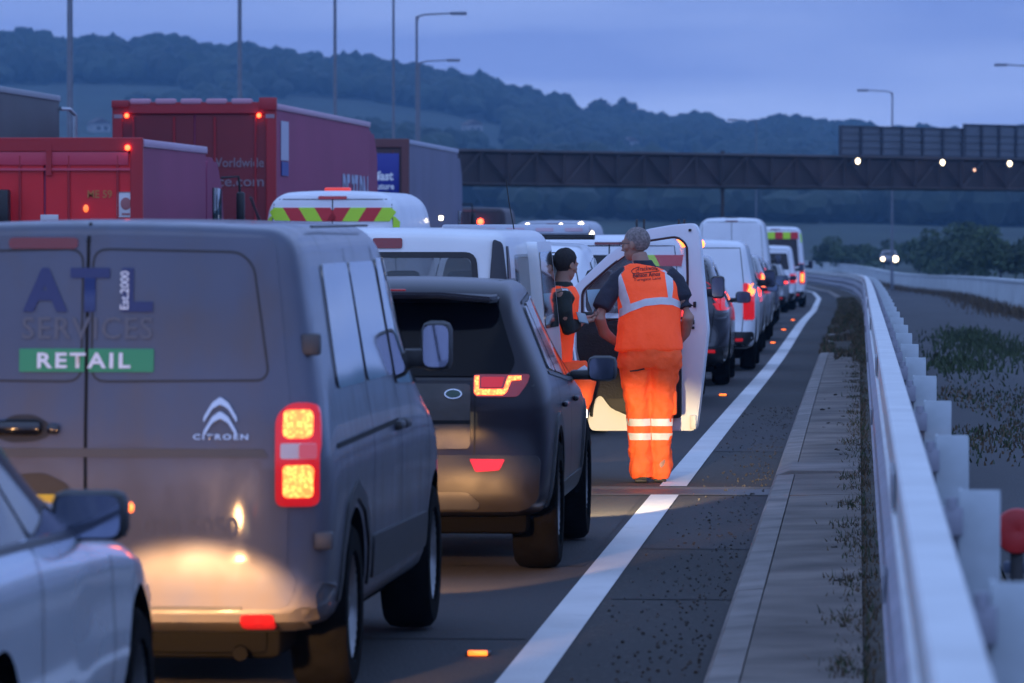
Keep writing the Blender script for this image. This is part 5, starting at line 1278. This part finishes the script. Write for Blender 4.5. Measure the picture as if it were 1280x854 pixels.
for xx, hh_ in ((1.16, .20), (-1.16, .12)):
    b = bmesh.new(); box(b, (xx, .0, 3.98), (.27, .16, hh_), .01); obj('corner_block', b, RF, r1)
    b = bmesh.new(); box(b, (xx * 1.03, -.03, 3.79), (.14, .02, .06)); obj('marker_plate', b, mat('plate_grey', (.3, .22, .27), .5), r1, smooth=False)
GT = mat('faded_letters', (.24, .17, .20), .6)
LX = lambda p: (p - 345) / 80 + 1.28
LZ = lambda q: (283 + 1.88 * 80 + 13 - q) / 80
text('trailer_lettering', 'Worldwide', GT, r1, None, 'B', (LX(262), LX(330), LZ(207), LZ(195)), bold=.01, plane=-.0)
text('trailer_lettering', 'force.com', GT, r1, None, 'B', (LX(246), LX(330), LZ(231), LZ(218)), bold=.01, plane=-.0)
PW = mat('placard_pale', (.50, .50, .62), .5); PB = mat('placard_blue', (.03, .06, .30), .5)
b = bmesh.new(); box(b, (1.292, 1.1, 3.42), (.01, 1.0, .62)); box(b, (1.294, 1.0, 3.35), (.01, .5, .3)); pc = obj('side_placard', b, PW, r1, smooth=False)
b = bmesh.new(); box(b, (1.296, 1.1, 2.98), (.012, .9, .22)); obj('placard_base', b, PB, pc, smooth=False)
text('side_lettering', 'RF 37 RN', mat('side_pale', (.42, .46, .62), .5), r1, None, 'R', (9.8, 14.2, 2.2, 3.0), bold=.03, plane=1.292, spacing=.9)
RB = mat('box_bright_red', (.72, .008, .016), .45, var=.12, vscale=1.2); RB2 = mat('box_red_frame', (.40, .012, .02), .5)
r2_ = lorry('red_box_lorry', 'bright red box lorry with a white notice on its rear door, at the left edge', 178, 64.9, 2.5, 3.10, 6.3, (RB2, RB), mat('box_wine_side', (.27, .045, .11), .62, spec=.25, var=.08, vscale=.5), mat('rail_lilac', (.48, .30, .42), .35), cab=True)
topl(r2_, (1.07,), 3.0); 
BX = lambda p: (p - 178) / 98.6 + 1.25
BZ = lambda q: (283 + 1.88 * 98.6 + 12.5 - q) / 98.6
b = bmesh.new(); box(b, (0, .0, BZ(194)), (2.15, .03, .26), .01); box(b, (0, -.01, BZ(212)), (2.2, .035, .03)); obj('roller_header', b, mat('header_pink', (.62, .06, .10), .4), r2_)
b = bmesh.new(); box(b, (BX(61), -.02, BZ(200)), (.07, .05, .4)); obj('header_bracket', b, RB2, r2_)
nt_ = mat('notice_white', (.62, .60, .62), .5)
b = bmesh.new(); box(b, (BX(157.5), .0, BZ(256)), (.23, .02, .32), .03); n1 = obj('notice', b, nt_, r2_)
b = bmesh.new(); ellip(b, (BX(157.5), -.012, BZ(255)), (.07, .006, .08), 14); box(b, (BX(157.5), -.012, BZ(268)), (.10, .006, .025)); obj('notice_symbol', b, mat('notice_red', (.35, .12, .12), .5), n1)
b = bmesh.new(); box(b, (BX(61), .0, BZ(274)), (.23, .02, .11), .005); obj('notice', b, nt_, r2_)
text('lorry_lettering', 'ME 59', mat('amber_text', (.55, .16, .04), .5, emit=(1, .2, .03), es=.0), r2_, None, 'B', (BX(109), BX(140), BZ(248), BZ(238)), bold=.02, plane=.0)
b = bmesh.new(); ellip(b, (BX(107), -.0, BZ(261)), (.035, .02, .05), 10); obj('marker_lamp', b, mat('dim_amber', (.6, .2, .05), .3, emit=(1, .2, .04), es=.6), r2_)
b = bmesh.new(); box(b, (BX(6), -.3, BZ(262)), (.20, .20, .50), .03); obj('wing_mirror', b, BLK, r2_)
GS = mat('grey_curtain', (.085, .09, .10), .6, var=.15, vscale=.7)
r3 = lorry('grey_trailer', 'dark grey trailer with pale roof edge at the far left, behind the red box lorry', -80, 72.5, 2.55, 4.16, 11.2, (GS, GS), GS, mat('rail_grey', (.30, .33, .38), .5), cab=False)
b = bmesh.new(); tube(b, [(1.30, 11.2, 3.95), (1.42, 11.4, 3.95), (1.50, 11.5, 3.85), (1.50, 11.5, 3.1)], .035, 6); obj('exhaust_stack', b, mat('stack_pale', (.5, .55, .6), .3, metal=.5), r3)
BS = mat('blue_grey_side', (.085, .085, .165), .5, var=.18, vscale=.5, detail=6)
r4 = lorry('blue_trailer', 'blue-grey trailer with a blue advert panel, ahead of the dark red trailer', 511, 103.5, 2.55, 3.94, 12.6, (mat('frame_brown', (.13, .045, .05), .5), mat('door_brown', (.07, .035, .04), .5)), BS, mat('rail_pale', (.36, .38, .5), .4))
TX = lambda p: (p - 511) / 61.8 + 1.275
TZ = lambda q: (283 + 1.88 * 61.8 + 19.8 - q) / 61.8
b = bmesh.new(); box(b, (.58, -.02, TZ(220)), (1.0, .03, TZ(192) - TZ(248)), .01); ad = obj('advert_panel', b, mat('advert_blue', (.012, .025, .26), .4), r4)
text('advert_lettering', 'fast', mat('decal_white', (.74, .76, .80), .5), ad, None, 'B', (TX(471), TX(492), TZ(226), TZ(214)), bold=.04, plane=-.04)
text('advert_lettering', 'future', mat('decal_white', (.74, .76, .80), .5), ad, None, 'B', (TX(468), TX(493), TZ(237), TZ(229)), bold=.03, plane=-.04)
# dark tractor unit ahead with a red lamp
x, y = world_of(585, 125)
vehicle('van', 'dark_van', 'dark high van with one red lamp, just past the blue-grey trailer', 'van', (x, y, gz(y)), 0, 5.5, 2.1, 2.80, mat('dull_dark', (.03, .02, .03), .5), belt=1.3, rearwin=False)
ob = [o for o in S.objects if o.name.startswith('dark_van')][0]
topl(ob, (.31,), 2.46, mat('marker_hot', (.8, .1, .05), .3, emit=(1, .06, .02), es=5), -.1, .075)
# oncoming car beyond the slip road wall
x, y = world_of(1111, 500)
rt, T, bd = vehicle('car', 'oncoming_car', 'dark oncoming car with two bright headlights beyond the parapet wall', 'car', (x, y, hill(x, y) + .62), R(180), 4.4, 1.8, 1.5, DK, mirrors=False, plate=None)
for xx in (-.6, .6):
    b = bmesh.new(); ellip(b, (xx, 4.42, .70), (.30 if xx < 0 else .18, .05, .28 if xx < 0 else .18), 14); obj('headlight', b, WHL, rt)

# ================================================================ PEOPLE
SKIN = mat('skin', (.34, .19, .14), .6, var=.12, vscale=8); HAIRG = mat('grey_hair', (.27, .23, .225), .9, var=.4, vscale=60, bump=.8, bscale=250); HAIRD = mat('dark_hair', (.022, .018, .018), .85, var=.4, vscale=50, bump=.8, bscale=200)
VEST = mat('hi_vis_vest', (.90, .105, .022), .75, var=.05, vscale=6, emit=(1, .06, .008), es=.13, bump=.25, bscale=35)  # small emission added so the orange cloth looks brighter
TROU = mat('hi_vis_trousers', (.86, .115, .022), .8, var=.08, vscale=6, emit=(1, .06, .008), es=.05, bump=.35, bscale=28)  # same added emission, weaker, on the trouser cloth
TAPE = mat('reflective_tape', (.62, .62, .66), .45, var=.08, vscale=20); NAVS = mat('navy_shirt', (.022, .024, .040), .85, var=.2, vscale=10, bump=.3, bscale=40); BOOT = mat('boot_leather', (.012, .011, .011), .6)
def oval_tube(bm, rows, n=20):
    """rows: (x, y, z, rx, ry) horizontal ovals from bottom to top"""
    rs = []
    for (x, y, z, rx, ry) in rows:
        ring = []
        for k in range(n):
            a = 2 * math.pi * k / n; ca, sa = math.cos(a), math.sin(a); e_ = .82
            ring.append(bm.verts.new((x + rx * math.copysign(abs(ca) ** e_, ca), y + ry * math.copysign(abs(sa) ** e_, sa), z)))
        rs.append(ring)
    for a, b in zip(rs, rs[1:]):
        for k in range(n): bm.faces.new((a[k], a[(k + 1) % n], b[(k + 1) % n], b[k]))
    bm.faces.new(rs[0][::-1]); bm.faces.new(rs[-1]); return bm
def wrinkle(bm, amp, f, seed=0, fz=1):
    bm.normal_update(); o = Vector((seed, seed * 2, 0))
    for v in bm.verts:
        p = Vector((v.co.x * f, v.co.y * f, v.co.z * f * fz)) + o
        v.co += v.normal * amp * (noise.noise(p) + .5 * noise.noise(p * 2.3))
def head_bm(bm, c, yaw=0, tilt=0, s=1.0):
    """head facing +y before rotation; c = centre of the skull"""
    M = Matrix.Translation(c) @ Euler((R(tilt), 0, R(yaw))).to_matrix().to_4x4() @ Matrix.Scale(s, 4)
    t = bmesh.new()
    ellip(t, (0, -.012, .025), (.076, .098, .095), 24); ellip(t, (0, .022, -.045), (.058, .070, .078), 20); ellip(t, (0, .055, -.085), (.034, .034, .030), 14)
    tube(t, [(0, .085, .02), (0, .105, -.012), (0, .112, -.028), (0, .092, -.038)], [.010, .013, .016, .010], 8)      # nose
    ellip(t, (0, .082, .030), (.052, .018, .012), 14)      # brow
    ellip(t, (0, .086, -.062), (.024, .012, .008), 12); ellip(t, (0, .085, -.074), (.020, .012, .007), 12)            # lips
    for sg in (-1, 1):
        ellip(t, (sg * .079, -.008, -.010), (.010, .020, .033), 12, Euler((R(10), 0, sg * R(-18)))); ellip(t, (sg * .033, .078, .010), (.014, .012, .011), 10); ellip(t, (sg * .050, .050, -.02), (.022, .026, .024), 12)
    bmesh.ops.recalc_face_normals(t, faces=t.faces); t = remesh(t, .0055, 4)
    me = bpy.data.meshes.new('t'); t.transform(M); t.to_mesh(me); t.free(); bm.from_mesh(me); bpy.data.meshes.remove(me)
    return M
def hand(bm, wrist, direc, palm_n, sd=1, curl=35):
    """palm plus four curled fingers and a thumb"""
    d = Vector(direc).normalized(); n = Vector(palm_n); n = (n - d * n.dot(d)).normalized(); s = d.cross(n).normalized() * sd; w0 = Vector(wrist)
    tube(bm, [w0 - d * .02, w0 + d * .02, w0 + d * .055, w0 + d * .088], [(.028, .020), (.036, .019), (.041, .017), (.040, .014)], 12)
    for k, (off, ln) in enumerate(((-.030, .070), (-.010, .080), (.010, .076), (.029, .060))):
        p = w0 + d * .080 + s * off; pts = [p]; a = 0; c_ = d.copy()
        for q in range(3):
            a += R(curl); c_ = d * math.cos(a) + n * math.sin(a); p = p + c_ * ln * (.45, .32, .25)[q]; pts.append(p)
        tube(bm, pts, [.0095, .009, .008, .006], 8)
    p = w0 + d * .03 - s * .034; q = p - s * .028 + d * .022 + n * .01; tube(bm, [p, q, q + d * .028 + n * .014, q + d * .045 + n * .022], [.012, .011, .0095, .007], 8)

def worker():
    f = at(813, 602, 38.45)
    root = empty('person', 'cropped-haired worker in orange vest and trousers standing with his back turned, by the open door', 'person', (f.x, f.y, gz(f.y) + .003), YAW)
    X = lambda p: (p - 813) / 166.5
    Z = lambda q: (602.5 - q) / 166.5
    # body (skin): head, neck, torso core, arms
    b = bmesh.new()
    M = head_bm(bmesh.new(), (0, 0, 0))
    core = bmesh.new()
    oval_tube(core, [(0, 0, .90, .15, .10), (0, .0, 1.1, .15, .10), (0, .05, 1.35, .17, .11), (-.01, .09, 1.52, .16, .09), (-.03, .10, 1.60, .08, .07)])
    tube(core, [(-.035, .10, 1.54), (-.065, .115, 1.64), (-.085, .13, 1.72)], [.078, .066, .060], 16)
    for P, rr in (([(-.20, .08, 1.545), (-.335, .02, 1.38), (-.385, -.02, 1.235), (-.345, .08, 1.12), (-.245, .18, 1.04)], [.062, .054, .050, .046, .032]),
                  ([(.16, .08, 1.545), (.245, .03, 1.38), (.285, .0, 1.24), (.262, .10, 1.12), (.20, .19, 1.03)], [.062, .054, .050, .044, .032])):
        tube(core, P, rr, 14)
    for sx in (-1, 1): tube(core, [(sx * .09, 0, .95), (sx * .085, .02, .52), (sx * .075, -.02, .10)], [.09, .06, .045], 14); 
    bmesh.ops.recalc_face_normals(core, faces=core.faces); core = remesh(core, .012, 4)
    M = head_bm(core, (X(795), .16, Z(305)), 62, -6, 1.03)
    hand(core, (-.245, .18, 1.04), (.55, .6, -.5), (0, -.3, -1), 1, 30); hand(core, (.20, .19, 1.03), (-.6, .6, -.5), (0, -.3, -1), -1, 30)
    obj('body', core, SKIN, root, angle=80)
    # cropped grey hair at the back of the skull
    h = bmesh.new(); ellip(h, (0, -.016, .027), (.0800, .1015, .0985), 32)
    bmesh.ops.delete(h, geom=[v for v in h.verts if v.co.z < -.050 + max(0, v.co.y + .02) * 1.5 or v.co.y > .052], context='VERTS')
    for v in h.verts:
        if v.co.z < .0 and abs(v.co.x) > .062 and v.co.y > -.03: v.co.x *= .92
    h.transform(M); obj('hair', h, HAIRG, root)
    g_ = bmesh.new()
    for sg in (-1, 1):
        tube(g_, [(sg * .034 + .021 * math.cos(t), .103, .010 + .017 * math.sin(t)) for t in [k * .5236 for k in range(13)]], .0018, 5)
        tube(g_, [(sg * .056, .100, .014), (sg * .080, .05, .012), (sg * .083, -.01, .006)], .002, 5)
    tube(g_, [(-.012, .104, .014), (.012, .104, .014)], .0018, 5); g_.transform(M); obj('glasses', g_, BLK, root)
    c_ = bmesh.new(); tube(c_, [(.005, .095, -.068), (.018, .168, -.10)], .005, 8); c_.transform(M); obj('cigarette', c_, mat('paper_white', (.8, .8, .8), .6), root)
    # shirt: short sleeves and collar
    s = bmesh.new()
    oval_tube(s, [(.0, .0, .98, .17, .12), (0, .03, 1.2, .185, .13), (0, .06, 1.40, .20, .135), (-.015, .085, 1.52, .185, .115), (-.03, .10, 1.59, .12, .09), (-.045, .105, 1.635, .078, .078), (-.060, .112, 1.668, .074, .074)])
    tube(s, [(-.16, .085, 1.55), (-.24, .07, 1.50), (-.335, .02, 1.375), (-.372, -.01, 1.30)], [.085, .082, .072, .072], 16); tube(s, [(.12, .085, 1.55), (.19, .07, 1.50), (.25, .03, 1.38), (.27, .01, 1.31)], [.085, .080, .070, .068], 16)
    bmesh.ops.recalc_face_normals(s, faces=s.faces); s = remesh(s, .013, 4); wrinkle(s, .006, 9, 3); obj('shirt', s, NAVS, root, angle=80)
    # vest
    v = bmesh.new()
    rows = [(X(811), .0, .985, .262, .165), (X(812), .0, 1.02, .258, .168), (X(812), .0, 1.12, .240, .160), (X(812), .02, 1.25, .232, .155), (X(812), .045, 1.38, .240, .155), (X(810), .07, 1.48, .250, .145), (X(807), .085, 1.545, .235, .125), (X(804), .095, 1.595, .165, .10), (X(800), .10, 1.63, .095, .085)]
    oval_tube(v, rows, 28); bmesh.ops.recalc_face_normals(v, faces=v.faces); v = remesh(v, .014, 5)
    for q in v.verts:
        if q.co.z > 1.50: q.co.z += .0
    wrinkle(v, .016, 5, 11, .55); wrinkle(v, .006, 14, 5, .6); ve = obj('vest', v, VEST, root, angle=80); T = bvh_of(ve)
    for (P) in ([(762, 331), (771.5, 327), (787, 375), (789, 386), (780.5, 391)], [(829, 327), (840.5, 326), (841, 360), (838.5, 378), (835, 376)]):
        patch('reflective_band', T, 'B', [(X(a), Z(c)) for a, c in P], TAPE, ve, .006, .03, .006)
    patch('reflective_band', T, 'B', [(X(a), Z(c)) for a, c in [(766, 390), (786, 380), (806, 373), (826, 371), (840, 372), (856, 379), (856, 388), (840, 381), (826, 380), (806, 382), (788, 389), (768, 400)]], TAPE, ve, .006, .03, .006)
    patch('reflective_band', T, 'F', [(-.24, 1.22), (.24, 1.22), (.24, 1.28), (-.24, 1.28)], TAPE, ve, .006, .04, .006)
    INK = mat('vest_ink', (.03, .012, .012), .7)
    text('vest_lettering', 'Trackwork', INK, ve, T, 'B', (X(796), X(823), Z(339), Z(333.5)), .006, bold=.02, skew=.010, spacing=1.05)
    text('vest_lettering', 'Benson Amos', INK, ve, T, 'B', (X(791), X(825), Z(347.2), Z(341.8)), .006, bold=.03, skew=.014)
    text('vest_lettering', 'Turngate Lane', INK, ve, T, 'B', (X(792), X(826), Z(352.5), Z(348)), .006, bold=.01, skew=.014)
    sw = [(X(796) , Z(334.5)), (X(792), Z(336)), (X(789), Z(339)), (X(791), Z(341.8)), (X(797), Z(342.3)), (X(808), Z(340.8)), (X(824), Z(338.6))]
    seam('vest_logo', T, 'B', sw, INK, ve, .006, .007, .02); seam('vest_logo', T, 'B', [(X(799), Z(336)), (X(795), Z(338)), (X(795), Z(340.2)), (X(799), Z(340.8))], INK, ve, .005, .007, .02)
    # trousers
    t = bmesh.new()
    oval_tube(t, [(X(812.5), .0, .86, .232, .150), (X(812.5), .0, .93, .240, .155), (X(812), .0, 1.03, .225, .150)], 24)
    oval_tube(t, [(X(803), -.01, Z(597), .080, .105), (X(802), -.005, Z(588), .088, .115), (X(800), .01, Z(560), .083, .105), (X(799), .02, Z(525), .086, .105), (X(797), .02, Z(490), .103, .120), (X(795), .01, Z(455), .122, .140), (X(796), 0, Z(438), .13, .14)], 20)
    oval_tube(t, [(X(826), .05, Z(599), .070, .105), (X(826), .05, Z(590), .080, .112), (X(826), .04, Z(560), .082, .100), (X(827), .03, Z(525), .086, .105), (X(829), .02, Z(490), .100, .120), (X(830), .01, Z(455), .120, .140), (X(829), 0, Z(438), .13, .14)], 20)
    bmesh.ops.recalc_face_normals(t, faces=t.faces); t = remesh(t, .0125, 2); wrinkle(t, .019, 6.5, 2, .9); wrinkle(t, .010, 16, 7, .9)
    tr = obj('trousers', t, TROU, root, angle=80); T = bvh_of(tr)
    for z0, z1 in ((532, 523), (549.5, 541)):
        for a, c in ((783, 813), (814.5, 840)): patch('reflective_band', T, 'B', [(X(a), Z(z0)), (X(c), Z(z0)), (X(c), Z(z1)), (X(a), Z(z1))], TAPE, tr, .006, .03, .006)
    pk = TROU
    patch('back_pocket', T, 'B', rnd([(X(822), Z(445)), (X(840), Z(447)), (X(838), Z(463)), (X(820), Z(459))], .01), pk, tr, .007, .03, .006)
    patch('back_pocket', T, 'B', rnd([(X(786), Z(446)), (X(803), Z(447)), (X(804), Z(460)), (X(788), Z(463))], .01), pk, tr, .007, .03, .006)
    seam('pocket_slit', T, 'B', [(X(787), Z(463)), (X(796), Z(462)), (X(805), Z(459.5))], mat('groove', (.02, .02, .024), .5), tr, .012, .010)
    b = bmesh.new(); box(b, (X(842.5), .02, Z(503)), (.045, .12, .19), .02); obj('thigh_pocket', b, TROU, tr)
    for sg, (a, yy) in ((-1, (X(801), -.02)), (1, (X(825), .05))):
        b = bmesh.new(); tube(b, [(a, yy - .085, .045), (a, yy, .06), (a, yy + .12, .045), (a, yy + .17, .03)], [(.044, .04), (.05, .055), (.048, .04), (.034, .025)], 14); box(b, (a, yy + .04, .014), (.096, .27, .026), .012); bo = obj('boot', b, BOOT, root)
    return root
worker()

def seated():
    # built in the frame facing right (+x) in the picture, seat of the crew van
    D = 38.15; f = at(698.5, 500, D)
    root = empty('person', 'dark-haired worker in orange vest sitting in the van doorway, one orange knee out', 'person', (f.x, f.y, gz(f.y)), YAW)
    s_ = FPX / D
    X = lambda p: (p - 700) / s_
    g0 = gz(f.y)
    Z = lambda q: CH - (q - HZ) / s_ - g0
    core = bmesh.new()
    oval_tube(core, [(X(690), .08, Z(490), .13, .17), (X(692), .07, Z(450), .11, .16), (X(697), .03, Z(400), .12, .18), (X(701), .0, Z(368), .12, .20), (X(704), .0, Z(355), .07, .09)])
    tube(core, [(X(703), .0, Z(362)), (X(705), .0, Z(348)), (X(708), 0, Z(335))], [.065, .058, .058], 14)
    tube(core, [(X(702), -.20, Z(366)), (X(706), -.24, Z(395)), (X(712), -.20, Z(412)), (X(728), -.08, Z(402))], [.058, .05, .046, .032], 12)
    tube(core, [(X(702), .20, Z(366)), (X(708), .22, Z(395)), (X(716), .18, Z(410)), (X(730), .02, Z(398))], [.058, .05, .046, .032], 12)
    for yy in (-.10, .14): tube(core, [(X(690), yy, Z(485)), (X(732), yy, Z(466)), (X(726), yy, Z(500)), (X(714), yy, Z(545))], [.085, .062, .055, .04], 12)
    bmesh.ops.recalc_face_normals(core, faces=core.faces); core = remesh(core, .012, 4)
    M = head_bm(core, (X(709), .0, Z(331)), -48, -14, .95)
    hand(core, (X(728), -.08, Z(402)), (1, .3, .15), (0, .3, 1), 1, 30); hand(core, (X(730), .02, Z(398)), (1, -.1, .1), (0, -.2, 1), -1, 30)
    obj('body', core, SKIN, root, angle=80)
    h = bmesh.new(); ellip(h, (0, -.016, .030), (.0825, .105, .101), 32)
    bmesh.ops.delete(h, geom=[v for v in h.verts if v.co.z < -.070 + max(0, v.co.y + .02) * 1.7 or (v.co.y > .066 and v.co.z < .08)], context='VERTS')
    wrinkle(h, .005, 40, 2); h.transform(M); obj('hair', h, HAIRD, root)
    s = bmesh.new()
    oval_tube(s, [(X(690), .08, Z(470), .135, .18), (X(693), .07, Z(440), .13, .18), (X(698), .03, Z(400), .135, .19), (X(702), .0, Z(372), .13, .20), (X(704), .0, Z(360), .09, .12), (X(705), 0, Z(352), .07, .075)])
    tube(s, [(X(702), -.17, Z(368)), (X(706), -.235, Z(392)), (X(712), -.20, Z(410)), (X(722), -.12, Z(406))], [.085, .068, .062, .05], 14); tube(s, [(X(702), .17, Z(368)), (X(708), .22, Z(395)), (X(716), .18, Z(408)), (X(724), .08, Z(402))], [.085, .068, .062, .05], 14)
    bmesh.ops.recalc_face_normals(s, faces=s.faces); s = remesh(s, .013, 4); wrinkle(s, .007, 9, 4); obj('shirt', s, mat('dark_green_shirt', (.016, .022, .020), .9, bump=.3), root, angle=80)
    v = bmesh.new()
    oval_tube(v, [(X(691), .07, Z(458), .155, .20), (X(695), .05, Z(420), .15, .20), (X(699), .02, Z(390), .15, .195), (X(702), .0, Z(370), .145, .175), (X(704), 0, Z(357), .10, .115)], 24)
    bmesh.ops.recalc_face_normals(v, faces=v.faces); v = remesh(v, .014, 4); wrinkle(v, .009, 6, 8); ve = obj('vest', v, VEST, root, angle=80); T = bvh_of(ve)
    patch('reflective_band', T, 'B', [(X(700), Z(352)), (X(708), Z(356)), (X(715), Z(372)), (X(717), Z(400)), (X(713), Z(400)), (X(710), Z(376)), (X(704), Z(363))], TAPE, ve, .008, .03, .006)
    t = bmesh.new()
    oval_tube(t, [(X(690), .05, Z(500), .15, .20), (X(690), .05, Z(462), .15, .20)], 20)
    for yy in (-.11, .14): tube(t, [(X(688), yy, Z(478)), (X(712), yy, Z(468)), (X(731), yy, Z(464)), (X(733), yy, Z(474)), (X(727), yy, Z(500)), (X(720), yy, Z(522)), (X(714), yy, Z(540))], [.115, .105, .085, .088, .082, .08, .075], 16)
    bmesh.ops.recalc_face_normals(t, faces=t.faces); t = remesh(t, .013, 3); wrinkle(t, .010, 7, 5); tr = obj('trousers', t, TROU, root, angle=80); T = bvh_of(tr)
    patch('reflective_band', T, 'B', [(X(713), Z(467)), (X(739), Z(452)), (X(741), Z(459)), (X(716), Z(474))], TAPE, tr, .008, .03, .006)
    patch('reflective_band', T, 'B', [(X(706), Z(476)), (X(724), Z(489)), (X(720), Z(496)), (X(704), Z(482))], TAPE, tr, .008, .03, .006)
    for yy in (-.11, .14):
        b = bmesh.new(); tube(b, [(X(708), yy, Z(552)), (X(716), yy, Z(548)), (X(732), yy, Z(554)), (X(740), yy, Z(556))], [(.045, .045), (.05, .06), (.045, .04), (.03, .025)], 12); obj('boot', b, BOOT, root)
    return root, X, Z, f
sr, SX, SZ, sf = seated()
# papers the seated worker holds
pm_ = Matrix.Translation(sf) @ Matrix.Rotation(YAW, 4, 'Z')
p = pm_ @ Vector((SX(729), -.16, SZ(397) - sf.z)); p.z = SZ(397) + gz(sf.y)
b = bmesh.new(); box(b, (0, 0, 0), (.075, .15, .010), .003); o = obj('phone', b, mat('phone_case', (.22, .28, .32), .3), None); o.location = p; o.rotation_euler = (R(28), R(12), R(20))
tag(o, 'pale tablet-like phone in the hands of the seated worker', 'phone')
p = at(741, 374, 38.5); b = bmesh.new(); extr(b, [(-.045, .07), (.055, .075), (.035, -.03), (.0, -.10), (-.035, -.01)], .004, 'Y', 0); o = obj('paper_sheet', b, mat('cyan_paper', (.35, .62, .75), .6), None, smooth=False); o.location = p; o.rotation_euler = (0, 0, YAW)
tag(o, 'small pale blue sheet of paper between the two workers', 'paper')
